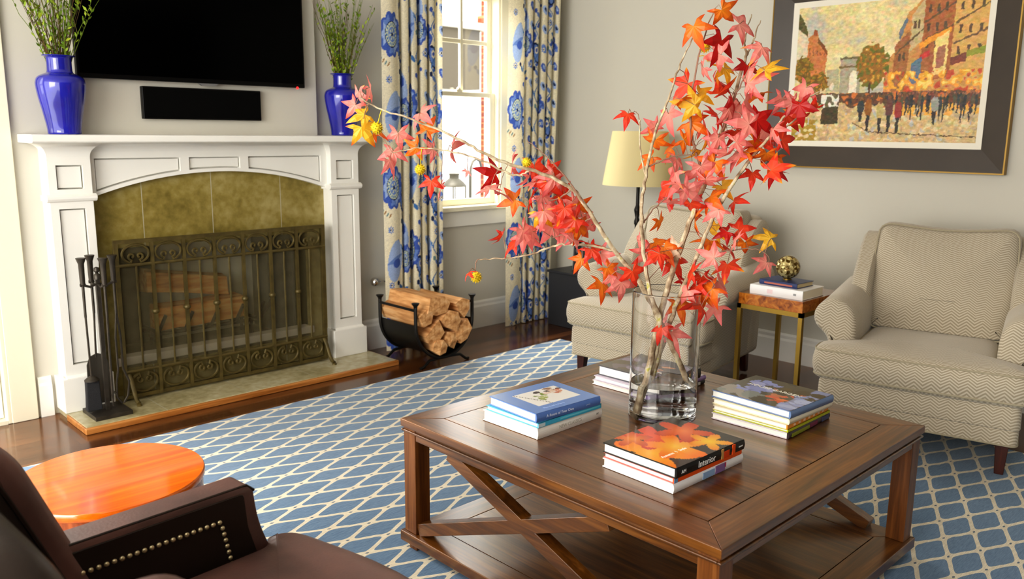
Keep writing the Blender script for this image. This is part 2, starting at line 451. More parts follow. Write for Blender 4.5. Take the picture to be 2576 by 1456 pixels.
# window
w = bpy.data.objects.new('window_1', None); COL.objects.link(w); w.location = (3.87, WY, 0.86); struct(w); XF[w.name] = Matrix.Translation(w.location)
b = MB()   # jamb liner, casing
x0, x1, z0, z1 = WIN
b.box(x0-0.11, x0+0.012, WY-0.022, WY, z0-0.01, z1+0.1); b.box(x1-0.012, x1+0.11, WY-0.022, WY, z0-0.01, z1+0.1); b.box(x0-0.13, x1+0.13, WY-0.026, WY-0.001, z1+0.1, z1+0.2); b.box(x0+0.012, x1-0.012, WY-0.021, WY-0.001, z1-0.01, z1+0.1)
b.box(x0, x0+0.03, WY-0.01, WY+0.14, z0, z1); b.box(x1-0.03, x1, WY-0.01, WY+0.14, z0, z1); b.box(x0+0.03, x1-0.03, WY, WY+0.139, z1-0.03, z1-0.001)
b.build('window_frame', M_WINF, w, world=True, bevel=0.003)
b = MB(); b.box(x0-0.13, x1+0.13, WY-0.06, WY+0.14, 0.858, 0.89); b.build('window_sill', M_WINF, w, world=True, bevel=0.005)
b = MB(); b.box(x0-0.11, x1+0.11, WY-0.02, WY, 0.75, 0.858); b.build('window_apron', M_WHITE, w, world=True, bevel=0.003)
def sash(name, y0, y1, za, zb, mun):
    b = MB(); xa, xb = x0+0.03, x1-0.03; s = 0.042
    b.box(xa, xa+s, y0, y1, za, zb); b.box(xb-s, xb, y0, y1, za, zb); b.box(xa+s, xb-s, y0+0.001, y1-0.001, za, za+(0.045 if not mun else 0.03)); b.box(xa+s, xb-s, y0+0.001, y1-0.001, zb-0.03, zb)
    if mun:
        b.box(3.862, 3.886, y0+0.004, y1-0.004, za+0.03, zb-0.03)
        b.box(xa+s, 3.862, y0+0.006, y1-0.006, 1.99, 2.018); b.box(3.886, xb-s, y0+0.006, y1-0.006, 1.99, 2.018)
    else:
        pass
    o = b.build(name, M_WINF, w, world=True, bevel=0.003)
    g = MB().box(xa+0.01, xb-0.01, (y0+y1)/2-0.002, (y0+y1)/2+0.002, za+0.01, zb-0.01)
    g.build('window_glass', M_PANE, w, world=True)
    return o
sash('window_sash', WY+0.03, WY+0.062, 0.89, 1.665, False)
sash('window_sash', WY+0.066, WY+0.098, 1.64, 2.32, True)
b = MB(); b.box(3.80, 3.85, WY+0.035, WY+0.06, 1.665, 1.68); b.lathe([(0.014,0),(0.016,0.006),(0.01,0.016),(0,0.018)], (3.825, WY+0.045, 1.68), 12); b.build('sash_lock', M_WINF, w, world=True)

# glazed door left of the fireplace
d = bpy.data.objects.new('door_1', None); COL.objects.link(d); d.location = (0.5, WY, 0); struct(d); XF[d.name] = Matrix.Translation(d.location)
b = MB(); b.box(0.953, 1.068, WY-0.024, WY, 0, 2.25); b.box(-0.08, 0.07, WY-0.024, WY, 0, 2.25); b.box(0.07, 0.953, WY-0.023, WY, 2.15, 2.25); b.box(0.935, 0.955, WY-0.02, WY+0.14, 0, 2.15); b.box(0.05, 0.07, WY-0.02, WY+0.14, 0, 2.15)
b.build('door_casing', M_WINF, d, world=True, bevel=0.004)
b = MB(); b.box(0.80, 0.93, WY+0.03, WY+0.075, 0.02, 2.13); b.box(0.07, 0.2, WY+0.03, WY+0.075, 0.02, 2.13); b.box(0.2, 0.8, WY+0.031, WY+0.074, 0.02, 0.26); b.box(0.2, 0.8, WY+0.031, WY+0.074, 2.0, 2.13)
for z in (0.69, 1.12, 1.56): b.box(0.2, 0.8, WY+0.04, WY+0.065, z, z+0.02)
b.build('door_frame', M_WHITE, d, world=True, bevel=0.003)
MB().box(0.19, 0.81, WY+0.05, WY+0.055, 0.25, 2.01).build('door_glass', M_PANE, d, world=True)
MB().box(0.07, 0.935, WY-0.02, WY+0.14, 0.0, 0.018).build('door_sill', M_WINF, d, world=True)

# ------------------------------------------------------------------ fireplace
fp = thing('fireplace', 'white arched fireplace surround with mantel shelf, olive stone facing and raised hearth', 'fireplace', (2.03, 4.35, 0))
PLX = ((1.178, 1.368), (2.695, 2.885))
PYF = 4.31; FRY = 4.355; SHZ0, SHZ1 = 1.328, 1.368
b = MB(); b.prism([(4.205, SHZ0), (4.195, SHZ0+0.008), (4.195, SHZ1-0.006), (4.201, SHZ1), (4.429, SHZ1), (4.429, SHZ0)], 1.095, 2.945, lambda u, v, t: (t, u, v))
b.build('mantel_shelf', M_WHITE, fp, world=True, bevel=0.004)
def cove(b, x0, x1, yf, z0, z1, ov, back=4.385):
    """flared crown around a block front x0..x1 at yf"""
    n = 8; rings = []
    for i in range(n+1):
        t = i/n; o = ov*(1-math.cos(t*PI/2)); z = z0 + (z1-z0)*math.sin(t*PI/2)*1.0
        rings.append((o, z))
    vs = []; fs = []
    for o, z in rings: vs += [(x0-o, back, z), (x0-o, yf-o, z), (x1+o, yf-o, z), (x1+o, back, z)]
    for i in range(n):
        for k in range(3): fs.append((i*4+k, i*4+k+1, (i+1)*4+k+1, (i+1)*4+k))
    b.add(vs, fs, 0, True)
b = MB()
for (a, c) in PLX: cove(b, a, c, PYF, 1.262, SHZ0, 0.07)
cove(b, 1.368, 2.695, FRY, 1.285, SHZ0, 0.06)
b.build('crown_moulding', M_WHITE, fp, world=True)
def panel_front(b, x0, x1, y, z0, z1, p0, p1, q0, q1, dep=0.02):
    """flat front with a recessed panel, front face at y"""
    b.box(x0, p0, y, y+0.05, z0, z1); b.box(p1, x1, y, y+0.05, z0, z1); b.box(p0, p1, y, y+0.05, z0, q0); b.box(p0, p1, y, y+0.05, q1, z1)
    b.box(p0, p1, y+0.038, y+0.05, q0, q1)  # deep back of a narrow gap, added round the panel for a shade line
    b.box(p0+0.007, p1-0.007, y+0.012, y+0.038, q0+0.007, q1-0.007)
for (a, c) in PLX:
    pl = MB(); pl.box(a, c, PYF+0.0505, 4.43, 0.03, 1.33)
    panel_front(pl, a, c, PYF, 0.205, 1.06, a+0.036, c-0.036, 0.262, 1.02)
    panel_front(pl, a, c, PYF, 1.08, 1.275, a+0.036, c-0.036, 1.112, 1.225)
    o = pl.build('pilaster', M_WHITE, fp, world=True)
    cp = MB(); cp.prism([(0, 1.052), (0.012, 1.058), (0.018, 1.068), (0.018, 1.078), (0.006, 1.086), (0, 1.09)], a-0.015, c+0.015, lambda u, v, t: (t, PYF-u, v)); cp.box(a-0.015, c+0.015, PYF-0.001, 4.40, 1.056, 1.084)
    cp.build('pilaster_moulding', M_WHITE, o)
    for vv in cp.v: pass
    pb = MB(); pb.box(a-0.022, c+0.022, PYF-0.022, 4.43, 0.031, 0.2); pb.prism([(0, 0.2), (0.022, 0.2), (0.006, 0.212), (0, 0.212)], a-0.004, c+0.004, lambda u, v, t: (t, PYF-u, v))
    pb.build('plinth_block', M_WHITE, o, bevel=0.003)
    for ch in o.children:
        ch.matrix_parent_inverse = Matrix.Translation(-Vector((2.03, 4.35, 0)))
# frieze with arch
arch = []
XA, XB = 1.368, 2.695; ZS, ZA = 1.062, 1.176
hw = (XB-XA)/2; ht = ZA-ZS; R = (hw*hw+ht*ht)/(2*ht); cx = (XA+XB)/2; cz = ZA-R
def arcz(x, dr=0): return cz + math.sqrt(max(0, (R+dr)**2-(x-cx)**2))
b = MB(); n = 40
vs = []; fs = []
for i in range(n+1):
    x = XA + (XB-XA)*i/n; z = arcz(x)
    vs += [(x, FRY+0.034, z), (x, FRY+0.034, 1.33), (x, 4.42, z)]
for i in range(n):
    fs += [(i*3, i*3+3, i*3+4, i*3+1), (i*3, i*3+2, i*3+5, i*3+3)]
b.add(vs, fs)
# raised rails framing the three recessed panels
pan = [(1.40, 1.822), (1.868, 2.152), (2.20, 2.655)]
edges = [XA, pan[0][0], pan[0][1], pan[1][0], pan[1][1], pan[2][0], pan[2][1], XB]
def strip(xa, xb, zlo, zhi, n=24, FRY=FRY):
    vs = []; fs = []
    for i in range(n+1):
        x = xa + (xb-xa)*i/n; lo = zlo(x); hi = zhi(x); vs += [(x, FRY, lo), (x, FRY, hi), (x, 4.389, lo), (x, 4.389, hi)]
    for i in range(n):
        k = i*4; fs += [(k, k+4, k+5, k+1), (k+1, k+5, k+7, k+3), (k, k+2, k+6, k+4)]
    fs += [(0, 1, 3, 2), (n*4, n*4+2, n*4+3, n*4+1)]
    b.add(vs, fs)
strip(XA, XB, lambda x: 1.253, lambda x: 1.33); strip(XA, XB, lambda x: arcz(x), lambda x: arcz(x, 0.018), 48)
for (xa, xb) in ((XA, pan[0][0]), (pan[0][1], pan[1][0]), (pan[1][1], pan[2][0]), (pan[2][1], XB)): strip(xa, xb, lambda x: arcz(x, 0.018), lambda x: 1.253, 6)
for (xa, xb) in pan: strip(xa+0.007, xb-0.007, lambda x: arcz(x, 0.018)+0.008, lambda x: 1.246, 20, FRY+0.012)  # panels held clear of the rails; the added gap gives a dark shade line
b.build('arched_frieze', M_WHITE, fp, world=True)
M_FACE = stone('olive_marble_facing', (112,98,44), (143,127,66), (166,152,98), 0.32, seam=(1.63-2.03, 2.0-2.03, 2.41-2.03))
M_HEARTH = stone('hearth_tile', (150,140,104), (176,166,130), (196,188,158), 0.22, seam=(1.54-2.03, 1.97-2.03, 2.38-2.03, 1.0))
b = MB(); wall_cells(b, 1.36, 2.70, 0.03, 1.2, [FB], lambda p, q, r, s: b.box(p, q, 4.40, 4.43, r, s)); b.build('stone_facing', M_FACE, fp, world=True)
b = MB(); b.box(1.165, 2.93, 4.022, 4.43, 0.0, 0.031); h = b.build('hearth_slab', M_HEARTH, fp, world=True, bevel=0.002)
hb = MB(); hb.box(1.155, 2.94, 4.0, 4.024, 0.0, 0.029); hb.box(1.155, 1.167, 4.024, 4.28, 0, 0.0285); hb.box(2.929, 2.94, 4.024, 4.43, 0, 0.0285)
hb.build('hearth_edging', wood('hearth_oak_edge', (150,92,40), (184,122,62), (206,150,88), 'X', 0.3), fp, world=True, bevel=0.004)
# firebox: five inner faces
b = MB(); y1 = 4.80; xa, xb, za, zb = FB
b.box(xa-0.03, xa, 4.43, y1, za, zb, 0); b.box(xb, xb+0.03, 4.43, y1, za, zb, 0); b.box(xa+0.35, xb+0.03, y1, y1+0.03, za, zb+0.03, 1); b.box(xa-0.03, xa+0.35, y1-0.001, y1+0.03, za, zb+0.03, 0); b.box(xa-0.03, xb+0.03, 4.43, y1, zb, zb+0.03, 0); b.box(xa-0.03, xb+0.03, 4.42, y1, za-0.01, za+0.03, 2)
b.box(xb-0.16, xb, y1-0.2, y1, za, zb, 0)
b.build('firebox', [M_FB_DARK, M_FB_LIGHT, mat('firebox_floor', (120,112,92), 0.9, vary=0.2, vscale=8)], fp, world=True)
b = MB(); b.box(xa-0.02, xb+0.02, 4.385, 4.47, 0.19, 0.232); b.build('firebox_ledge', M_CONC, fp, world=True, bevel=0.004)

# grate and fire logs
g = thing('log_grate', 'black iron log grate standing inside the fireplace', 'grate', (2.0, 4.60, 0.2))
b = MB()
for x in (1.72, 1.87, 2.02, 2.17, 2.30):
    b.tube([(x+0.03, 4.50, 0.40), (x, 4.53, 0.31), (x, 4.56, 0.30), (x, 4.74, 0.30)], 0.011, 6)
b.tube([(1.68, 4.57, 0.285), (2.34, 4.57, 0.285)], 0.011, 6); b.tube([(1.68, 4.70, 0.285), (2.34, 4.70, 0.285)], 0.011, 6)
b.tube([(2.34, 4.57, 0.285), (2.40, 4.53, 0.40)], 0.011, 6)
for x in (1.74, 2.28):
    for y in (4.57, 4.70): b.tube([(x, y, 0.285), (x, y, 0.2)], 0.010, 6)
b.build('grate_bars', M_IRON, g, world=True)

M_LOGEND = mat('split_wood', (206,158,104), 0.85); _n = NT(M_LOGEND)
_n.l(_n.ramp(_n.noise(_n.mapping(_n.obj(), scale=(30, 4, 30)), 1.2, 6, 0.4), [(0.3, (168,112,62)), (0.5, (214,160,104)), (0.7, (234,192,142))]), _n.b.inputs['Base Color'])
M_LOGORG = mat('orange_split_wood', (208,140,60), 0.85); _n = NT(M_LOGORG)
_n.l(_n.ramp(_n.noise(_n.mapping(_n.obj(), scale=(4, 30, 30)), 1.2, 6, 0.4), [(0.3, (176,106,36)), (0.5, (216,150,70)), (0.7, (234,184,112))]), _n.b.inputs['Base Color'])
M_BARK = mat('bark', (130,92,58), 0.95, bump=0.8, bscale=40, vary=0.25, vscale=18)
def log(name, label, c, poly, length, axis, mats=(None,), jag=0.0, tilt=0.0):
    n = len(poly); rnd = random.Random(hash(label) % 1000); b = MB(); segs = 5
    vs = []; fs = []
    for k in range(segs+1):
        t = -length/2 + length*k/segs
        for (u, v) in poly:
            j = 1 + rnd.uniform(-1, 1)*0.05; u2 = u*j*0.97; v2 = v*j*0.97 + tilt*t; tt = t + (rnd.uniform(-jag, jag) if k in (0, segs) else 0)
            vs.append((u2, tt, v2) if axis == 'y' else (tt, u2, v2))
    for k in range(segs):
        for i in range(n): fs.append((k*n+i, k*n+(i+1) % n, (k+1)*n+(i+1) % n, (k+1)*n+i))
    # end caps as fans with rough split centres
    for k, sgn in ((0, -1), (segs, 1)):
        cu = sum(p[0] for p in poly)/n; cv = sum(p[1] for p in poly)/n; t = sgn*length/2
        vs.append((cu, t + sgn*jag*0.8, cv + tilt*t) if axis == 'y' else (t + sgn*jag*0.8, cu, cv + tilt*t)); ci = len(vs)-1
        for i in range(n): fs.append((ci, k*n+i, k*n+(i+1) % n))
    b.add(vs, fs)
    o = b.build(name, list(mats), None, flat=True)
    o.location = c; return o
def flog(lab, *a):
    tag(log('firewood_log', lab, *a), lab, 'log', 'logs on the fireplace grate')
flog('pale split log lying on top in the fireplace grate', (1.93, 4.66, 0.545), [(-.07,-.06),(.05,-.075),(.085,-.01),(.03,.06),(-.06,.05)], 0.46, 'x', [M_LOGORG], 0.006, -0.16)
flog('orange split log lying under another on the fireplace grate', (1.98, 4.61, 0.378), [(-.075,-.065),(.07,-.07),(.085,.0),(.07,.065),(-.07,.06)], 0.50, 'x', [M_LOGORG], 0.006, 0.02)

# fire screen
fs_ = thing('fire_screen', 'bronze iron fire screen with scrollwork bands and fine mesh before the fireplace', 'fire screen', (2.04, 4.28, 0.03))
SX0, SX1, SY = 1.432, 2.615, 4.285; SZ0, SZ1 = 0.045, 0.855
b = MB(); b.box(SX0, SX1, SY-0.012, SY+0.012, SZ1-0.018, SZ1); b.box(SX0, SX0+0.02, SY-0.011, SY+0.011, SZ0, SZ1-0.018); b.box(SX1-0.02, SX1, SY-0.011, SY+0.011, SZ0, SZ1-0.018); b.box(SX0+0.02, SX1-0.02, SY-0.01, SY+0.01, SZ0, SZ0+0.018)
b.tube([(SX0, SY-0.006, 0.728), (SX1, SY-0.006, 0.728)], 0.0085, 8); b.tube([(SX0, SY-0.006, 0.185), (SX1, SY-0.006, 0.185)], 0.0085, 8)
b.build('screen_frame', M_BRONZE, fs_, world=True)
un = (SX1-SX0-0.04)/7
b = MB()
for k in range(1, 7):
    x = SX0+0.02+un*k
    b.box(x-0.008, x+0.008, SY-0.014, SY+0.002, SZ0, SZ1)
    b.lathe([(0.008,-.014),(0.017,-.008),(0.019,0.0),(0.017,0.008),(0.008,0.014)], (x, SY-0.006, 0.48), 12)
b.build('thick_bar', M_BRONZE, fs_, world=True)
b = MB()
for k in range(7):
    x = SX0+0.02+un*(k+.5); b.tube([(x, SY-0.006, 0.185), (x, SY-0.006, 0.728)], 0.0055, 6)
b.build('thin_bar', M_BRONZE, fs_, world=True)
def scroll_pts(cxx, czz, w_, h_, flip, side):
    """C-scroll: tight curl by the centre line, out around the oval, over to the centre top"""
    pts = []
    for i in range(13):      # inner curl
        a = PI*1.9*(1-i/12); r = 0.006 + 0.012*(i/12)
        pts.append((0.020 + r*math.cos(a+PI*1.5), -0.012 + r*math.sin(a+PI*1.5)))
    for i in range(1, 19):
        t = i/18; a = -PI/2*0.85 + t*(PI/2+PI/2*0.85)
        pts.append((w_*math.cos(a)*1.0, h_*math.sin(a)))
    return [(cxx + side*u, SY-0.008, czz + flip*v) for u, v in pts]
b = MB()
for k in range(7):
    xc = SX0+0.02+un*(k+.5)
    for sd in (-1, 1): b.tube(scroll_pts(xc, 0.783, un/2-0.016, 0.046, 1, sd), 0.0062, 6)
b.build('top_scrollwork', M_BRONZE, fs_, world=True)
b = MB()
for k in range(7):
    xc = SX0+0.02+un*(k+.5)
    for sd in (-1, 1): b.tube(scroll_pts(xc, 0.123, un/2-0.016, 0.05, -1, sd), 0.0062, 6)
b.build('bottom_scrollwork', M_BRONZE, fs_, world=True)
MB().box(SX0+0.015, SX1-0.015, SY+0.006, SY+0.0075, SZ0+0.01, SZ1-0.01).build('wire_mesh', M_MESH, fs_, world=True)
for x in (SX0+0.03, SX1-0.02):
    b = MB(); b.tube([(x, SY, 0.17), (x, SY-0.03, 0.14), (x, SY-0.06, 0.08), (x, SY-0.085, 0.05), (x, SY-0.11, 0.042)], 0.011, 8); b.tube([(x, SY, 0.06), (x, SY+0.05, 0.042)], 0.01, 8)
    b.lathe([(0.013, 0), (0.013, 0.008), (0.006, 0.012)], (x, SY-0.11, 0.031), 10)
    b.build('foot', M_BRONZE, fs_, world=True)

# fireplace tool set
ts = thing('fireplace_tool_stand', 'black iron fireplace tool stand with square base on the hearth', 'tool stand', (1.31, 4.165, 0.031))
b = MB(); b.box(1.225, 1.395, 4.075, 4.265, 0.031, 0.05); b.prism([(1.225,4.075),(1.395,4.075),(1.395,4.265),(1.225,4.265)], 0.05, 0.051, lambda u, v, t: (u, v, t))
b.build('base', M_IRON, ts, world=True, bevel=0.012)
b = MB(); b.box(1.301, 1.319, 4.156, 4.174, 0.05, 0.70); b.lathe([(0.016, 0), (0.016, 0.02), (0.006, 0.03), (0.014, 0.04), (0.012, 0.055), (0, 0.06)], (1.31, 4.165, 0.695), 12); b.build('pole', M_IRON, ts, world=True)
b = MB(); HK = {'brush': (1.243, 4.16), 'shovel': (1.305, 4.235), 'poker': (1.318, 4.095), 'tongs': (1.385, 4.17)}
for k, (hx, hy) in HK.items():
    b.tube([(1.31, 4.165, 0.675), ((hx+1.31)/2, (hy+4.165)/2, 0.662), (hx, hy, 0.675)], 0.006, 6); b.tube([(hx-0.012, hy, 0.675), (hx+0.012, hy, 0.675)], 0.008, 6)
b.build('hook_arms', M_IRON, ts, world=True)
def handle(b, x, y, dz=0):
    b.lathe([(0.006, 0.52), (0.0065, 0.672), (0.011, 0.676), (0.012, 0.70), (0.013, 0.775), (0.021, 0.797), (0.023, 0.803), (0, 0.806)], (x, y, dz), 14)
for k, lab in (('brush', 'hearth brush with grey bristles hanging on the fireplace tool stand'), ('shovel', 'ash shovel with wide pan hanging on the fireplace tool stand'), ('poker', 'slim fire poker hanging on the fireplace tool stand'), ('tongs', 'log tongs with curved jaws hanging on the tool stand beside the fire screen')):
    x, y = HK[k]; t = thing({'brush': 'hearth_brush', 'shovel': 'ash_shovel', 'poker': 'fire_poker', 'tongs': 'log_tongs'}[k], lab, 'fireplace tool', (x, y, 0.06))
    b = MB(); handle(b, x, y); b.build('handle', M_IRON, t, world=True)
    b = MB()
    if k == 'brush':
        b.tube([(x, y, 0.53), (x+0.004, y, 0.22)], 0.005, 6); b.lathe([(0.034, 0.205-0.21), (0.034, 0.0), (0.02, 0.012), (0.006, 0.02)], (x+0.004, y, 0.215), 12); b.build('rod', M_IRON, t, world=True)
        c = MB(); c.prism([(-0.036, 0.0), (0.036, 0.0), (0.032, 0.075), (0.03, 0.15), (-0.03, 0.15), (-0.032, 0.075)], y-0.016, y+0.016, lambda u, v, tt: (x+0.004+u, tt, 0.062+v)); c.build('bristles', M_BRUSH, t, world=True, bevel=0.006)
    elif k == 'shovel':
        b.tube([(x, y, 0.53), (x-0.005, y+0.01, 0.30)], 0.005, 6); b.build('rod', M_IRON, t, world=True)
        c = MB(); pts = [(-0.035, 0.24), (-0.05, 0.2), (-0.052, 0.12), (-0.05, 0.0), (0.05, 0.0), (0.052, 0.12), (0.05, 0.2), (0.035, 0.24), (0.0, 0.255)]
        c.prism(pts, y+0.008, y+0.013, lambda u, v, tt: (x+u, tt, 0.065+v)); c.build('pan', mat('worn_steel_pan', (96,90,80), 0.35, 0.8), t, world=True)
    elif k == 'poker':
        b.tube([(x, y, 0.53), (x-0.004, y, 0.14), (x-0.004, y, 0.085)], [0.006, 0.006, 0.002], 6); b.tube([(x-0.004, y, 0.16), (x+0.012, y-0.003, 0.145), (x+0.02, y-0.005, 0.115)], [0.005, 0.005, 0.002], 6); b.build('rod', M_IRON, t, world=True)
    else:
        for s in (-1, 1):
            b.tube([(x, y, 0.53), (x+s*0.012, y, 0.4), (x+s*0.012, y, 0.24), (x+s*0.03+0.006, y, 0.17), (x+s*0.026, y, 0.10), (x+s*0.004, y, 0.066)], 0.0052, 6)
        b.build('jaws', M_IRON, t, world=True)

# ------------------------------------------------------------------ television and speaker
tv = thing('television', 'large black flat television mounted above the white mantel', 'television', (1.95, 4.35, 1.63))
TX0, TX1, TZ0, TZ1 = 1.35, 2.555, 1.632, 2.32
b = MB(); b.box(TX0, TX1, 4.332, 4.365, TZ0, TZ1); b.build('casing', M_TVB, tv, world=True, bevel=0.004)
b = MB(); b.box(TX0+0.012, TX1-0.012, 4.3285, 4.334, TZ0+0.022, TZ1-0.012); b.build('screen', M_SCREEN, tv, world=True)
b = MB(); b.prism([(-0.055, 0), (0.055, 0), (0.035, -0.012), (-0.035, -0.012)], 4.336, 4.35, lambda u, v, t: (1.99+u, t, TZ0+v)); b.build('sensor_tab', M_SILVER, tv, world=True)
b = MB(); b.lathe([(0.007, 0), (0.007, 0.004), (0, 0.006)], (0, 0, 0), 10); b.v = [(2.505+x, 4.3315-z, TZ0-0.001+y) for x, y, z in b.v]; b.build('standby_light', M_RED, tv, world=True)
b = MB(); b.box(1.6, 2.2, 4.36, 4.384, 1.8, 2.2); b.build('wall_bracket', M_BLACK, tv, world=True)
sp = thing('centre_speaker', 'long black speaker fixed to the chimney wall under the television', 'speaker', (1.96, 4.34, 1.44))
b = MB(); b.box(1.652, 2.29, 4.352, 4.387, 1.446, 1.606); b.build('cabinet', M_TVB, sp, world=True, bevel=0.004)
b = MB(); b.box(1.66, 2.282, 4.347, 4.354, 1.455, 1.597); b.build('grille', M_GRILLE, sp, world=True, bevel=0.002)

# ------------------------------------------------------------------ blue vases with sprigs
def blue_vase(x, y, label):
    t = thing('blue_vase', label, 'vase', (x, y, SHZ1), group='cobalt vases on the mantel')
    pr = [(0.066, 0), (0.071, 0.004), (0.073, 0.03), (0.085, 0.10), (0.098, 0.165), (0.105, 0.215), (0.104, 0.238), (0.096, 0.256), (0.078, 0.268), (0.060, 0.275), (0.054, 0.283), (0.0525, 0.30), (0.0525, 0.335), (0.056, 0.346), (0.068, 0.351), (0.069, 0.354), (0.055, 0.352), (0.047, 0.34), (0.045, 0.28), (0.0, 0.27)]
    pr = [(max(0.0, q.x), q.y) for q in smooth_path([(a, c, 0) for a, c in pr], 5)]
    MB().lathe(pr, (0, 0, 0), 64).build('vase_body', M_BLUE, t)
    return t
blue_vase(1.262, 4.29, 'glossy cobalt blue vase on the mantel end beside the glazed door')
blue_vase(2.79, 4.312, 'glossy cobalt blue vase on the mantel end beside the floral curtain')
M_SPRIG = vcol('sprig_greens', 0.7)
def vc_mesh(name, V, Fc, C, material, parent=None, loc=None, smooth=False):
    me = bpy.data.meshes.new(name)
    if loc is not None: V = [(p[0]-loc[0], p[1]-loc[1], p[2]-loc[2]) for p in V]
    me.from_pydata([tuple(p) for p in V], [], Fc)
    at_ = me.color_attributes.new('Col', 'FLOAT_COLOR', 'POINT')
    cc = np.ones((len(V), 4), np.float32); cc[:, :3] = lin_np(np.array(C)); at_.data.foreach_set('color', cc.ravel())
    me.polygons.foreach_set('use_smooth', [smooth]*len(Fc)); me.materials.append(material)
    o = bpy.data.objects.new(name, me); COL.objects.link(o)
    if parent is not None: o.parent = parent
    if loc is not None and parent is None: o.location = loc
    return o
def sprigs(x, y, label, seed, n=46, spread=0.22, ymax=4.375):
    r = random.Random(seed); b = MB(); cols = []
    z0 = SHZ1+0.275
    t = thing('leafy_sprig_bunch', label, 'dried sprigs', (x, y, z0), group='green sprigs in the cobalt vases')
    lv = []; lf = []; lc = []
    for i in range(n):
        a = r.uniform(0, 2*PI); q = math.sqrt(r.random()); L = r.uniform(0.35, 0.62)
        bx, by = 0.036*q*math.cos(a), 0.036*q*math.sin(a)
        tx = math.cos(a)*spread*q + r.uniform(-.03, .03); ty = math.sin(a)*0.05*q
        ty = min(ty, ymax-y-0.02)
        pts = []
        for k in range(7):
            s = k/6; pts.append((bx+(tx)*s**1.25 + r.uniform(-.006, .006)*s*2, by+ty*s**1.2, L*s))
        nb = len(b.v); b.tube(pts, [0.0026*(1-0.75*k/6) for k in range(7)], 4, cap=False)
        br = r.random() < 0.5
        cols += [(88, 66, 34) if br else (96, 112, 26)]*(len(b.v)-nb)
        if r.random() < 0.85:
            for _ in range(r.randint(16, 30)):
                s = r.uniform(0.02, 0.98)**1.15; k = min(5, int(s*6)); fr = s*6-k
                p = Vector(pts[k]).lerp(Vector(pts[k+1]), fr)
                d = Vector((r.uniform(-1, 1), r.uniform(-.6, .6), r.uniform(0.5, 1.6))).normalized(); l = r.uniform(0.014, 0.034); sd = d.cross(Vector((r.uniform(-1,1), r.uniform(-1,1), 0.2))).normalized()*l*0.2
                i0 = len(lv); lv += [p, p+d*l*0.5+sd, p+d*l, p+d*l*0.5-sd]; lf.append((i0, i0+1, i0+2, i0+3))
                g_ = r.random(); lc += [(84+70*g_, 118+50*g_, 12+20*g_)]*4
            if r.random() < 0.6:   # side twigs
                k = r.randint(2, 4); p = Vector(pts[k]); d = Vector((r.uniform(-1, 1), r.uniform(-.3, .3), 1.4)).normalized()*r.uniform(.08, .16)
                nb = len(b.v); b.tube([p, p+d*0.5+Vector((0,0,.01)), p+d], [0.0014, 0.001, 0.0005], 3, cap=False); cols += [(100, 92, 40)]*(len(b.v)-nb)
    V = b.v + [tuple(p) for p in lv]; Fc = b.f + [tuple(i+len(b.v) for i in f) for f in lf]
    vc_mesh('sprig_foliage', V, Fc, cols+lc, M_SPRIG, t)
sprigs(1.262, 4.29, 'bunch of tall green sprigs standing in the vase beside the glazed door', 3, ymax=4.325)
sprigs(2.79, 4.312, 'bunch of tall green sprigs standing in the vase beside the floral curtain', 11)

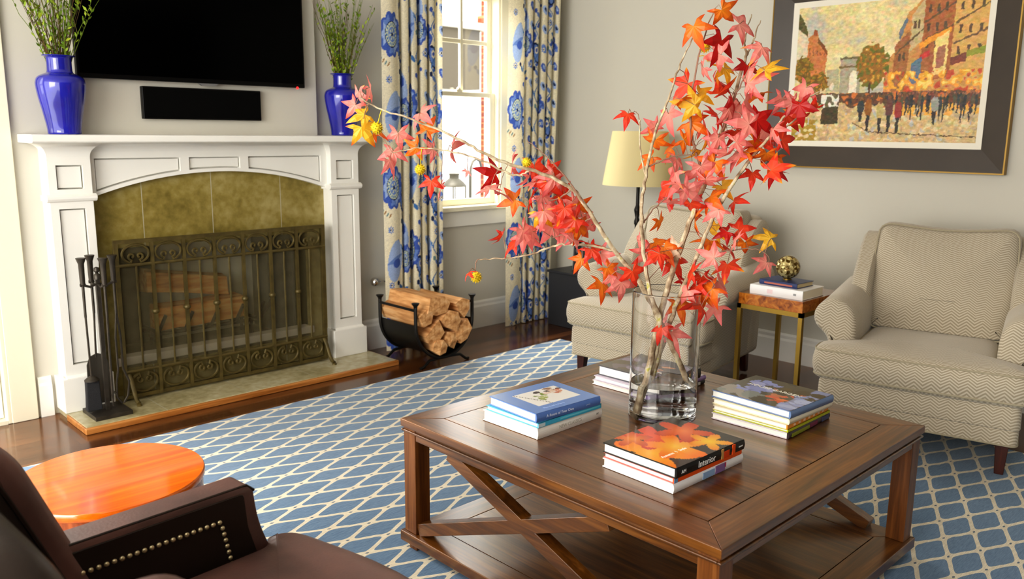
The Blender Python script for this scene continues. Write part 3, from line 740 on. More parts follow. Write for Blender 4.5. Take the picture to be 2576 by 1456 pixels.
# ------------------------------------------------------------------ curtains
def ell(u, v, cu, cv, ru, rv, rot=0):
    du = (u-cu); dv = (v-cv); c, s = math.cos(rot), math.sin(rot)
    return np.sqrt(((du*c+dv*s)/ru)**2 + ((-du*s+dv*c)/rv)**2)
def curtain_color(u, v):
    TW, TH = 0.46, 0.92
    ground = np.array((240, 231, 203.)); C = np.ones(u.shape+(3,))*ground
    def put(mask, col): C[mask] = col
    col_i = np.floor(u/TW); uu = u - col_i*TW
    vv = np.mod(v + np.mod(col_i, 2)*0.41, TH)
    D = (72, 100, 184); Mb = (112, 142, 206); Lb = (166, 188, 228); T = (70, 120, 180); N_ = (30, 48, 90); G = (120, 150, 150); O = (170, 130, 80)
    for du in (-TW, 0, TW):
        for dv in (-TH, 0, TH):
            U = uu+du; V = vv+dv
            # vines
            vx = 0.30+0.05*np.sin(V*2*PI/0.46); put((np.abs(U-vx) < 0.0045), T)
            for k in range(10):
                vz = 0.04+k*0.092; x_ = 0.30+0.05*math.sin(vz*2*PI/0.46); sgn = 1 if k % 2 else -1
                put(ell(U, V, x_+sgn*0.024, vz+0.012, 0.023, 0.011, sgn*0.6) < 1, T if k % 3 else D)
                put(ell(U, V, x_+sgn*0.04, vz-0.03, 0.012, 0.012) < 1, D if k % 2 else G)
            vx = 0.215+0.03*np.sin(V*2*PI/0.23); put((np.abs(U-vx) < 0.004), T)
            for k in range(14):
                vz = 0.03+k*0.0657; sgn = 1 if k % 2 else -1; x_ = 0.215+0.03*math.sin(vz*2*PI/0.23)
                put(ell(U, V, x_+sgn*0.026, vz, 0.024, 0.013, sgn*0.9) < 1, (Mb, D, T, Lb)[k % 4]); put(ell(U, V, x_+sgn*0.05, vz+0.03, 0.012, 0.016) < 1, (D, G, N_)[k % 3])
            for k in range(7):
                vz = 0.07+k*0.131; put(ell(U, V, 0.435, vz, 0.018, 0.034, 0.4) < 1, (Lb, D, Mb)[k % 3]); put(ell(U, V, 0.437, vz+0.004, 0.008, 0.016, 0.4) < 1, (N_, Lb, D)[k % 3])
            # pale big leaves with deep centre
            e = ell(U, V, 0.115, 0.335, 0.058, 0.135, -0.15); put(e < 1, Lb); put((e < 1) & (np.abs(V-0.345-(U-0.115)*0.5) < 0.02*(1.2-e)), Mb); put(ell(U, V, 0.125, 0.32, 0.034, 0.028, 0.5) < 1, D)
            e = ell(U, V, 0.36, 0.50, 0.04, 0.10, 0.2); put(e < 1, Lb); put(ell(U, V, 0.36, 0.53, 0.022, 0.035) < 1, D)
            # paisley
            e = ell(U, V, 0.20, 0.69, 0.034, 0.075, 0.25); put(e < 1, N_); put(e < 0.8, Mb); put(ell(U, V, 0.20, 0.71, 0.017, 0.025) < 1, ground); put(ell(U, V, 0.20, 0.71, 0.009, 0.014) < 1, D)
            # small daisies
            for (cu, cv) in ((0.08, 0.535), (0.21, 0.50), (0.08, 0.18), (0.42, 0.20), (0.43, 0.72)):
                a = np.arctan2(V-cv, U-cu); r = np.hypot((U-cu)/0.8, V-cv); put(r < 0.026*(0.78+0.22*np.cos(8*a)), Mb); put(r < 0.011, ground); put(r < 0.006, N_)
            # dashes
            for k in range(4): put(ell(U, V, 0.03+0.016*k, 0.655-0.01*k, 0.0045, 0.015, -0.5) < 1, O if k % 2 else G)
            for k in range(5): put(ell(U, V, 0.25+0.014*k, 0.29+0.02*k, 0.01, 0.008) < 1, T)
            # big scalloped flowers
            for (cu, cv) in ((0.105, 0.80), (0.375, 0.80-0.46)):
                a = np.arctan2((V-cv), (U-cu)/0.62); r = np.hypot((U-cu)/0.62, V-cv)
                pet = np.floor((a+PI)/(2*PI)*10).astype(int)
                sc_ = 1.0 if cu < 0.2 else 0.7; r = r/sc_; edge = 0.138*(0.86+0.14*np.abs(np.cos(5*a+PI/2*0)))
                inn = r < edge; put(inn, D); put(inn & (pet % 2 == 0) & (r < edge*0.86), Mb); put(inn & (pet % 3 == 0) & (r < edge*0.8) & (r > 0.07), Lb)
                put((r < 0.078), N_); put((r < 0.072), (206, 214, 190)); ringd = (np.abs(r-0.058) < 0.007) & (np.sin(18*a) > 0); put(ringd, T); put(r < 0.044, Mb); put((r < 0.034) & (np.sin(6*a) > 0), (206, 214, 190)); put(r < 0.012, N_)
    # line weave variation
    C *= (1 + 0.03*rng.standard_normal(u.shape))[..., None]
    return np.clip(C, 0, 255)
M_CURT = vcol('printed_linen', 0.9, transl=0.25)
def curtain(name, label, path_fn, ztop, seed, W0, taper):
    """path_fn gives (s 0..1)->(x,y) pleats; folded linen panel from floor to ztop"""
    s = np.linspace(0, 1, 420); xy = np.array([path_fn(q) for q in s])
    seg = np.hypot(np.diff(xy[:, 0]), np.diff(xy[:, 1])); u = np.concatenate([[0], np.cumsum(seg)])
    us = np.linspace(0, u[-1], 260); xs = np.interp(us, u, xy[:, 0]); ys = np.interp(us, u, xy[:, 1])
    zs = np.linspace(0.006, ztop, 620)
    U, Z = np.meshgrid(us, zs); X = np.tile(xs, (len(zs), 1)); Y = np.tile(ys, (len(zs), 1))
    xc = xs.min()
    k = Z/ztop
    X = xc + (X-xc)*(1 - taper*(1-k)) + 0.006*np.sin(Z*3+U*9)*(1-k)
    Y = Y + 0.010*np.sin(Z*2.3+U*14)*(1-k*0.6)
    P = np.stack([X, Y, Z], -1)
    o = grid_mesh(name, P, curtain_color(U+seed[0], Z+seed[1]), M_CURT, loc=(float(xs.mean()), float(ys.mean()), 0.0))
    tag(o, label, 'curtain', 'floral curtains at the window')
    return o
def pleats(x0, x1, yb, lead, nf, amp):
    def fn(s):
        if s < lead[0]:
            q = s/lead[0]; return (x0 + lead[1]*q, yb - amp*0.5 - 0.018*math.sin(q*PI))
        q = (s-lead[0])/(1-lead[0]); ph = q*nf*2*PI
        e = math.sin(ph + PI/2); sh = math.copysign(abs(e)**0.75, e)
        return (x0+lead[1]+(x1-x0-lead[1])*q + 0.014*math.sin(2*ph), yb - amp*0.5*sh)
    return fn
curtain('floral_curtain', 'blue and cream floral curtain hanging between fireplace and window', pleats(3.06, 3.535, 4.34, (0.2, 0.12), 5, 0.085), 2.62, (0.035, 0.67), 0, 0.0)
curtain('floral_curtain', 'blue and cream floral curtain hanging by the corner above the charcoal cabinet', pleats(4.11, 4.64, 4.335, (0.24, 0.16), 5, 0.085), 2.62, (0.02, 0.17), 0, 0.13)
rod = thing('curtain_rod', 'dark curtain rod above the window carrying the floral curtains', 'curtain rod', (3.87, 4.33, 2.6))
b = MB(); b.tube([(3.03, 4.335, 2.63), (4.74, 4.335, 2.63)], 0.012, 10); b.tube([(3.1, 4.335, 2.63), (3.1, 4.429, 2.63)], 0.008, 8); b.tube([(4.7, 4.335, 2.63), (4.7, 4.429, 2.63)], 0.008, 8); b.build('rod', M_BLACK, rod, world=True)
# chrome hold-back knob
hk = thing('curtain_holdback', 'round chrome holdback knob on the wall beside the fireplace curtain', 'holdback', (3.03, 4.36, 0.45))
b = MB(); b.tube([(3.03, 4.37, 0.452), (3.14, 4.37, 0.445)], 0.006, 8); b.tube([(3.075, 4.37, 0.448), (3.075, 4.429, 0.448)], 0.008, 10); b.build('stem', M_CHROME, hk, world=True)
b = MB(); prof = [(0, -0.028)] + [(0.03*math.sin(a), -0.028*math.cos(a)) for a in [PI*k/12 for k in range(1, 12)]] + [(0, 0.028)]
b.lathe(prof, (0, 0, 0), 20); b.v = [(3.03+z, 4.37+x, 0.452+y) for x, y, z in b.v]; b.build('knob', M_CHROME, hk, world=True)
# small white sensor in the corner
b = MB(); b.box(4.70, 4.752, 4.40, 4.43, 2.055, 2.155); o = tag(b.build('wall_sensor', M_WHITE, None, bevel=0.008, loc=(4.726, 4.43, 2.1)), 'small white sensor box on the wall beside the corner curtain', 'sensor')

# ------------------------------------------------------------------ log rack
RX0, RX1, RY0, RY1 = 2.93, 3.37, 3.82, 4.175; RC = (RX0+RX1)/2; RR = (RX1-RX0)/2; RZ = 0.27
lr = thing('log_rack', 'black curved metal log rack standing between hearth and window curtain', 'log rack', (RC, 4.0, 0))
def uprof(r, a0, a1, n): return [(RC + r*math.cos(a), RZ + r*math.sin(a)) for a in [a0 + (a1-a0)*k/n for k in range(n+1)]]
for y in (RY0, RY1):
    b = MB(); pts = [(RX0, 0.395)] + uprof(RR, PI, 2*PI, 24) + [(RX1, 0.395)]
    for (p, q) in zip(pts[:-1], pts[1:]): pass
    b.tube([(x, y, z) for x, z in pts], 0.011, 8)
    b.build('hoop', M_BLACK, lr, world=True)
    b = MB(); b.tube([(RC-0.19, y-0.0, 0.008), (RC-0.165, y, 0.012), (RC-0.12, y, 0.045), (RC, y, 0.053), (RC+0.12, y, 0.045), (RC+0.165, y, 0.012), (RC+0.19, y, 0.008)], 0.009, 8); b.build('leg', M_BLACK, lr, world=True)
    for x in (RX0, RX1):
        b = MB(); b.lathe([(0.011, 0), (0.013, 0.008), (0.022, 0.02), (0.024, 0.026), (0, 0.028)], (x, y, 0.385), 4 if False else 12); b.build('finial', M_BLACK, lr, world=True)
b = MB(); up_ = uprof(RR-0.004, PI*1.0, 2*PI*0.995, 30); vs = []; fs = []
for (x, z) in up_:
    q = Vector((x-RC, z-RZ)).normalized(); vs += [(x, RY0+0.01, z), (x, RY1-0.01, z), (x-q.x*0.003, RY0+0.01, z-q.y*0.003), (x-q.x*0.003, RY1-0.01, z-q.y*0.003)]
for i in range(len(up_)-1):
    k = i*4; fs += [(k, k+1, k+5, k+4), (k+2, k+6, k+7, k+3), (k, k+4, k+6, k+2), (k+1, k+3, k+7, k+5)]
b.add(vs, fs, 0, True); b.build('sheet_cradle', M_BLACK, lr, world=True)
for x in (RX0, RX1):
    b = MB(); b.tube([(x, RY0, 0.365), (x, RY1, 0.365)], 0.008, 8); b.build('rail', M_BLACK, lr, world=True)
LOGS = [('top', 'pale split log lying highest in the black log rack', (3.10, 0.385), [(-.10,-.045),(-.03,-.065),(.05,-.055),(.075,.0),(.03,.045),(-.08,.05)]),
        ('r', 'wedge log high in the log rack on its window side', (3.268, 0.345), [(-.055,.03),(-.03,-.02),(.015,-.07),(.06,-.02),(.062,.04),(.0,.06)]),
        ('c', 'long pale log along the hearth side of the log rack', (2.995, 0.318), [(-.052,.01),(-.02,-.06),(.04,-.04),(.06,.03),(.01,.05)]),
        ('d', 'rough torn log end in the middle of the log rack', (3.175, 0.278), [(-.075,.01),(-.02,-.05),(.045,-.075),(.075,-.01),(.055,.045),(.0,.062),(-.05,.04)]),
        ('e', 'smooth five-sided log end low on the hearth side of the log rack', (3.062, 0.222), [(-.072,-.02),(-.055,-.06),(.02,-.072),(.075,-.015),(.03,.07),(-.02,.03)]),
        ('f', 'splintered log end low on the window side of the log rack', (3.275, 0.19), [(-.065,-.03),(-.02,-.072),(.035,-.05),(.068,.015),(.045,.075),(-.01,.05),(-.05,.04)]),
        ('g', 'small round log at the very bottom of the log rack', (3.092, 0.127), [(-.055,.02),(-.05,-.02),(-.01,-.05),(.045,-.045),(.055,.0),(.02,.04),(-.03,.045)]),
        ('h', 'small log wedged between two others at the bottom of the rack', (3.18, 0.15), [(-.05,.0),(-.02,-.03),(.035,-.06),(.05,-.01),(.035,.05),(-.02,.055)])]
for k, lab, (lx, lz), poly in LOGS:
    o = log('split_log', lab, (lx, 4.0 + random.uniform(-.012, .012), lz), poly, 0.40, 'y', [M_LOGEND], 0.012 if k in 'dfgh' else 0.003)
    tag(o, lab, 'log', 'split logs in the log rack')

# ------------------------------------------------------------------ rug
RUG_N = (0.0, 0.0)
RUGC = (2.1, 1.9)
RUG_N = (3.767-RUGC[0], 1.13-RUGC[1])
b = MB(); b.box(-0.2, 4.12, -0.4, 3.76, 0.001, 0.012)
tag(b.build('trellis_rug', rug_mat(), None, bevel=0.004, loc=(RUGC[0], RUGC[1], 0)), 'large blue wool rug with a cream trellis pattern under the seating', 'rug')

# ------------------------------------------------------------------ coffee table
ct = thing('coffee_table', 'square walnut coffee table with crossed side braces and lower shelf', 'coffee table', (2.182, 1.532, 0))
X0, X1, Y0, Y1, TZ = 1.573, 2.792, 0.925, 2.14, 0.47
def ctb(*a): return a
b = MB(); fr = 0.105; g_ = 0.0018
b.box(X0+fr, X1-fr, Y0+fr, Y1-fr, TZ-0.028, TZ-0.0002); b.build('top_panel', M_TABLE_Y, ct, world=True)
b = MB()   # mitred border boards
def mitre(b, x0, x1, y0, y1, w_, z0, z1, side):
    q = {'n': [(x0, y1), (x1, y1), (x1-w_, y1-w_), (x0+w_, y1-w_)], 's': [(x0, y0), (x1, y0), (x1-w_, y0+w_), (x0+w_, y0+w_)], 'w': [(x0, y0), (x0, y1), (x0+w_, y1-w_), (x0+w_, y0+w_)], 'e': [(x1, y0), (x1, y1), (x1-w_, y1-w_), (x1-w_, y0+w_)]}[side]
    b.prism(q, z0, z1, lambda u, v, t: (u, v, t))
for s in 'wens':
    b = MB(); mitre(b, X0, X1, Y0, Y1, fr-g_, TZ-0.026, TZ, s); b.build('border_board', M_TABLE_Y if s in 'we' else M_TABLE_X, ct, world=True, bevel=0.0025)
for nm, (p, q, r, s, mt) in {'w': (X0+0.010, X0+0.05, Y0+0.068, Y1-0.068, M_TABLE_Y), 'e': (X1-0.05, X1-0.010, Y0+0.068, Y1-0.068, M_TABLE_Y), 's': (X0+0.068, X1-0.068, Y0+0.010, Y0+0.05, M_TABLE_X), 'n': (X0+0.068, X1-0.068, Y1-0.05, Y1-0.010, M_TABLE_X)}.items():
    b = MB(); b.box(p, q, r, s, TZ-0.066, TZ-0.0265); b.build('apron_rail', mt, ct, world=True, bevel=0.002)
b = MB()
for (p, q, r, s) in ((X0+0.001, X1-0.001, Y0+0.001, Y0+0.012), (X0+0.001, X1-0.001, Y1-0.012, Y1-0.001), (X0+0.001, X0+0.012, Y0+0.012, Y1-0.012), (X1-0.012, X1-0.001, Y0+0.012, Y1-0.012)): b.box(p, q, r, s, TZ-0.042, TZ-0.034)
b.build('edge_moulding', M_TABLE_Y, ct, world=True, bevel=0.003)
for x in (X0+0.008, X1-0.068):
    for y in (Y0+0.008, Y1-0.068):
        b = MB(); b.box(x, x+0.06, y, y+0.06, 0.0765, TZ-0.0265); b.build('leg', M_TABLE_Z, ct, world=True, bevel=0.002)
        b = MB(); b.box(x+0.008, x+0.048, y+0.008, y+0.048, 0.012, 0.04); b.build('foot', M_TABLE_Z, ct, world=True, bevel=0.003)
b = MB(); b.box(X0+0.096, X1-0.096, Y0+0.096, Y1-0.096, 0.045, 0.0755); b.build('lower_shelf', M_TABLE_Y, ct, world=True)
for s in 'wens':
    b = MB(); mitre(b, X0-0.004, X1+0.004, Y0-0.004, Y1+0.004, 0.0985, 0.040, 0.076, s); b.build('shelf_border', M_TABLE_Y if s in 'we' else M_TABLE_X, ct, world=True, bevel=0.003)
for x in (X0+0.036, X1-0.036):
    for i, (ya, za, yb_, zb_) in enumerate(((1.915, 0.405, 1.06, 0.085), (2.07, 0.092, 1.27, 0.405))):
        b = MB(); b.bar((x, ya, za), (x, yb_, zb_), 0.044 if i == 0 else 0.0435, 0.042 if i == 0 else 0.042, up=(0, 0, 1)); b.build('cross_brace', M_TABLE_Y, ct, world=True, bevel=0.002)

# ------------------------------------------------------------------ books
def cover_mesh_color(name, L, W, zt, fn, parent, nx=70, ny=60, inset=0.001):
    u = np.linspace(0, 1, nx); v = np.linspace(0, 1, ny); U, V = np.meshgrid(u, v)
    P = np.stack([inset+(L-2*inset)*U, inset+(W-2*inset)*V, np.full_like(U, zt+0.0006)], -1)
    ny_, nx_, _ = P.shape
    return grid_mesh(name, P, fn(U, V), M_COVER, None) if parent is None else _gm_local(name, P, fn(U, V), parent)
def _gm_local(name, P, C, parent):
    keep = XF.pop(parent.name); o = grid_mesh(name, P, C, M_COVER, parent); XF[parent.name] = keep; return o
M_COVER = vcol('printed_cover', 0.28, coat=0.3)
def book(label, cat_group, x, y, z, rz, L, W, h, cover, spine=None, art=None, spine_txt=(), cover_txt=(), soft=False, spine_bits=(), facing='s', page=M_PAPER, rough=0.35):
    """near corner at x,y; spine along local X at local y=0; pages show on the other sides"""
    t = thing('book', label, 'book', (x, y, z), rz, cat_group)
    cm = mat('book_cover', cover, rough); sm_ = mat('book_spine', spine or cover, rough)
    th = 0.0022 if soft else 0.0032
    b = MB(); b.box(0, L, 0, W, 0, th, 0); b.box(0, L, 0, W, h-th, h, 0)
    b.build('cover', cm, t, bevel=0.0008, seg=1)
    b = MB(); n = 6; bul = 0.0 if soft else 0.0035
    poly = [(0.004, 0)] + [(-bul*math.sin(PI*k/n), h*k/n) for k in range(n+1)] + [(0.004, h)]
    b.prism(poly, 0, L, lambda u, v, tt: (tt, u, v)); b.build('spine', sm_, t)
    b = MB(); b.box(0.004, L-0.004, 0.004, W-0.004, th, h-th); b.build('page_block', page, t)
    if art: cover_mesh_color('cover_picture', L, W, h, art, t)
    for (s, cx_, cy_, size, colr) in cover_txt:
        V, Fc = text_mesh(s, size); m = MB(); m.add([(cx_+q[0], cy_+q[1], h+0.0012+q[2]) for q in V], Fc); m.build('cover_title', mat('print_'+s[:4], colr, 0.5), t, flat=True)
    for (s, cx_, cz_, size, colr) in spine_txt:
        V, Fc = text_mesh(s, size); m = MB(); m.add([(cx_+q[0], -bul-0.0006-q[2], cz_+q[1]) for q in V], Fc); m.build('spine_title', mat('print_'+s[:4], colr, 0.5), t, flat=True)
    for (a, c, z0_, z1_, colr) in spine_bits:
        m = MB(); m.box(a, c, -bul-0.0008, -bul*0.6, z0_, z1_); m.build('spine_stripe', mat('spine_print', colr, 0.4), t)
    return t
def rect(U, V, a, b_, c, d): return (U > a) & (U < b_) & (V > c) & (V < d)
def blobs(U, V, C, seed, n, cols, box, r0_, r1_):
    r = random.Random(seed)
    for _ in range(n):
        cu = r.uniform(box[0], box[1]); cv = r.uniform(box[2], box[3]); C[ell(U, V, cu, cv, r.uniform(r0_, r1_), r.uniform(r0_, r1_)*0.7, r.uniform(0, PI)) < 1] = r.choice(cols)
    return C
TT = TZ + 0.0005
# stack near the fireplace edge
G1 = 'books in the stack with the blue garden book'
book('thick white book at the bottom of the stack under the blue book', G1, 1.762, 1.694, TT, 0.01, 0.308, 0.247, 0.036, (240,238,230), spine_txt=(('NEW CLASSICS', 0.15, 0.018, 0.016, (190,186,176)), ('HC', 0.285, 0.018, 0.009, (120,120,120))))
book('thin turquoise book between a white and a blue book', G1, 1.764, 1.692, TT+0.0365, -0.01, 0.295, 0.24, 0.015, (96,196,222), spine=(72,180,216), soft=True, spine_bits=((0.0, 0.03, 0.002, 0.013, (200,220,226)), (0.10, 0.29, 0.006, 0.011, (120,214,232))))
def art_blue(U, V):
    C = np.ones(U.shape+(3,))*np.array((112, 146, 206.))
    m = rect(U, V, 0.2, 0.86, 0.22, 0.78); C[m] = (236, 234, 228)
    C2 = C.copy(); blobs(U, V, C2, 4, 12, [(130,150,60), (166,176,96), (200,205,160)], (0.36, 0.55, 0.38, 0.62), 0.02, 0.07); blobs(U, V, C2, 5, 9, [(60,44,48), (96,76,72), (150,110,80)], (0.5, 0.84, 0.62, 0.78), 0.02, 0.07); blobs(U, V, C2, 6, 10, [(214,150,120), (196,110,80), (222,196,176)], (0.55, 0.82, 0.48, 0.66), 0.02, 0.07)
    C2[np.abs((V-0.5)-(U-0.31)*-3.0) < 0.02] = (90, 80, 70)
    C[m] = C2[m]; return C
book('blue hardback with a framed picture topmost over a turquoise book', G1, 1.762, 1.70, TT+0.052, -0.06, 0.282, 0.228, 0.029, (112,146,206), spine=(92,126,192), art=art_blue, spine_txt=(('A Room of Your Own', 0.10, 0.0145, 0.013, (214,224,240)), ('press', 0.225, 0.0145, 0.008, (170,190,224))), cover_txt=(('The Garden Home', 0.10, 0.025, 0.012, (168,190,228)),))
# stack nearest the camera
G2 = 'books in the stack with the black and orange book'
book('white book at the bottom of the stack under orange and black books', G2, 1.741, 1.178, TT, -0.025, 0.328, 0.245, 0.027, (240,240,238), spine_bits=((0.13, 0.185, 0.004, 0.022, (150,180,216)), (0.19, 0.235, 0.003, 0.025, (140,110,160)), (0.232, 0.24, 0.012, 0.025, (214,60,110))))
book('thin orange-spined book pressed under the black cover book', G2, 1.744, 1.178, TT+0.0275, -0.03, 0.318, 0.245, 0.015, (226,110,100), spine=(240,96,24), soft=True, spine_bits=((0.0, 0.016, 0.001, 0.014, (110,160,200)),))
def art_orange(U, V):
    C = np.ones(U.shape+(3,))*np.array((48, 46, 44.))
    # maple-leaf shapes on black
    def leaf(cu, cv, r, rot, c0, c1):
        a = np.arctan2(V-cv, (U-cu)*1.25)-rot; rr = np.hypot((U-cu)*1.25, V-cv)
        e = r*(0.35+0.65*np.abs(np.cos(2.5*a))**1.4); m = rr < e; q = np.clip(rr/r, 0, 1)[..., None]
        C[m] = (np.array(c1)*(1-q)+np.array(c0)*q)[m]
    leaf(0.12, 0.42, 0.5, 0.4, (244,120,20), (250,190,40)); leaf(0.45, 0.72, 0.42, 1.1, (206,52,30), (236,96,50)); leaf(0.40, 0.38, 0.4, 2.2, (240,110,24), (250,200,70)); leaf(0.76, 0.62, 0.36, 0.2, (196,60,28), (240,130,60)); leaf(0.72, 0.22, 0.26, 1.5, (238,140,30), (250,210,40)); leaf(0.25, 0.85, 0.25, 0.8, (200,70,40), (240,150,60))
    return C
book('black hardback with orange maple leaves on its cover nearest the vase base', G2, 1.742, 1.172, TT+0.043, -0.025, 0.322, 0.252, 0.029, (40,38,37), spine=(22,21,21), art=art_orange, spine_txt=(('Interior', 0.135, 0.0145, 0.026, (240,240,236)), ('AM', 0.03, 0.0145, 0.014, (240,240,236)), ('neues', 0.30, 0.016, 0.009, (230,230,226))), cover_txt=(('Autumn  1  Style', 0.085, 0.07, 0.016, (250,244,226)),), spine_bits=((0.205, 0.215, 0.0, 0.029, (196,150,90)), (0.216, 0.243, 0.0, 0.02, (214,70,20)), (0.258, 0.272, 0.0, 0.029, (236,92,30))))
# stack toward the armchair by the painting
G3 = 'books in the stack facing the single armchair'
book('dark-spined book with green lettering at the bottom of the tallest stack', G3, 2.335, 1.168, TT, 0.02, 0.29, 0.272, 0.021, (224,214,220), spine=(52,34,40), spine_bits=((0.02, 0.14, 0.004, 0.015, (140,150,30)), (0.145, 0.195, 0.004, 0.017, (130,40,80)), (0.23, 0.28, 0.003, 0.018, (74,84,120))))
book('lime green book second from the bottom of the tallest stack', G3, 2.337, 1.170, TT+0.0215, 0.0, 0.283, 0.27, 0.009, (204,210,60), spine=(200,208,40), soft=True)
book('orange-spined paperback with white dashes in the tallest stack', G3, 2.335, 1.172, TT+0.031, 0.0, 0.275, 0.268, 0.015, (238,226,196), spine=(244,160,60), soft=True, spine_bits=tuple((0.04+0.032*k, 0.052+0.032*k, 0.004, 0.011, (250,220,190)) for k in range(7)))
book('cream-spined hardback right under the blue art book', G3, 2.336, 1.17, TT+0.0465, -0.03, 0.272, 0.278, 0.019, (238,228,190), spine=(236,230,206))
def art_paint(U, V):
    C = np.ones(U.shape+(3,))*np.array((84, 78, 60.)); C[rect(U, V, 0, 1, 0, 0.2)] = (140, 150, 190)
    blobs(U, V, C, 8, 26, [(150,160,214), (130,136,186), (170,176,220)], (0.25, 0.85, 0.55, 0.9), 0.04, 0.13); blobs(U, V, C, 9, 18, [(216,84,36), (196,110,60), (232,120,60)], (0.2, 0.7, 0.2, 0.5), 0.03, 0.09); blobs(U, V, C, 10, 22, [(58,50,30), (76,64,36), (96,80,40)], (0.5, 1, 0.02, 0.5), 0.04, 0.12); blobs(U, V, C, 12, 14, [(150,166,214), (176,190,226)], (0.0, 0.6, 0.0, 0.2), 0.04, 0.12); blobs(U, V, C, 13, 14, [(140,146,140), (166,160,150)], (0.0, 0.35, 0.5, 1), 0.04, 0.14)
    return C
book('blue-spined art book with flower painting topmost of the tallest stack', G3, 2.338, 1.168, TT+0.066, -0.05, 0.262, 0.29, 0.025, (120,140,180), spine=(112,138,178), art=art_paint)
_t = bpy.data.objects[[o.name for o in bpy.data.objects if o.get('label', '').startswith('blue-spined art')][0]]
for s_, yy_, sz_, cc_ in (('MONET GARDEN', 0.115, 0.026, (238,236,220)), ('THE ART OF FLOWERS', 0.0, 0.0, None)):
    if cc_ is None: continue
    V, Fc = text_mesh(s_.replace('MONET', 'HOUSE'), sz_); m = MB(); m.add([(0.155+q[1], 0.15-q[0], 0.0262+q[2]) for q in V], Fc); m.build('cover_title', mat('print_cover', cc_, 0.5), _t, flat=True)
# stack behind the glass vase
G4 = 'books in the stack behind the glass vase'
book('slim black-spined book lowest of the stack behind the glass vase', G4, 2.335, 1.675, TT, 0.01, 0.318, 0.285, 0.017, (240,232,230), spine=(26,25,26), spine_bits=((0.27, 0.285, 0.003, 0.014, (230,230,226)),))
book('purple-spined book in the middle of the stack behind the glass vase', G4, 2.337, 1.672, TT+0.0175, 0.0, 0.312, 0.285, 0.017, (206,196,212), spine=(150,124,180))
def art_dusk(U, V):
    C = np.ones(U.shape+(3,))*np.array((92, 92, 104.)); blobs(U, V, C, 21, 20, [(120,112,130), (150,140,170), (104,98,96)], (0, 1, 0, 1), 0.06, 0.16); blobs(U, V, C, 22, 10, [(206,150,120), (180,120,90)], (0.15, 0.7, 0.2, 0.55), 0.03, 0.08); return C
book('thick dark hardback topmost of the stack behind the glass vase', G4, 2.36, 1.662, TT+0.035, 0.02, 0.245, 0.29, 0.036, (90,90,98), spine=(34,33,38), art=art_dusk, spine_bits=((0.19, 0.205, 0.012, 0.024, (214,180,40)),))

# ------------------------------------------------------------------ glass vase with water and branches
VX, VY = 2.24, 1.575; VR = 0.112; VH = 0.425
o = MB().lathe([(0.0, 0.0), (VR-0.006, 0.0), (VR-0.004, 0.0), (VR, 0.004), (VR, 0.006), (VR, VH-0.004), (VR, VH-0.002), (VR-0.002, VH), (VR-0.0045, VH-0.002), (VR-0.0045, VH-0.004), (VR-0.0045, 0.024), (VR-0.0045, 0.022), (VR-0.012, 0.017), (VR-0.016, 0.016), (0.0, 0.016)], (0, 0, 0), 64).build('glass_vase', M_GLASS)
gv = o; o.location = (VX, VY, TT); tag(o, 'tall clear glass cylinder vase half full of water on the coffee table', 'vase')
wt = MB().lathe([(0.0, 0.0158), (VR-0.016, 0.0158), (VR-0.012, 0.0168), (VR-0.0043, 0.0218), (VR-0.0043, 0.024), (VR-0.0043, 0.115), (VR-0.0043, 0.1175), (VR-0.0062, 0.1165), (VR-0.009, 0.1165), (0.0, 0.1165)], (0, 0, 0), 64).build('water', M_WATER, gv)

HD = VX*f0.x + VY*f0.y       # horizontal distance of the vase
def pp(x, y, d=0.0): return at(x, y, HD+d)
M_STEM = mat('lichen_bark', (186,170,140), 0.85, bump=0.5, bscale=90); _n = NT(M_STEM)
_n.l(_n.ramp(_n.noise(_n.obj(), 38, 5), [(0.3, (126,104,78)), (0.5, (180,160,130)), (0.62, (206,196,166)), (0.72, (186,176,84))]), _n.b.inputs['Base Color'])
M_TWIG = mat('red_brown_twig', (150,116,96), 0.7)
M_LEAF = vcol('autumn_leaf', 0.45, transl=0.35)
M_POD = mat('yellow_seed_ball', (206,178,24), 0.7, vary=0.2, vscale=60)
LC = {'r': ((222,46,38), (242,92,50)), 'p': ((244,118,120), (252,172,154)), 'o': ((232,84,28), (246,150,40)), 'y': ((242,176,36), (250,206,70)), 'd': ((172,22,26), (206,40,30)), 'c': ((250,216,186), (246,230,200))}
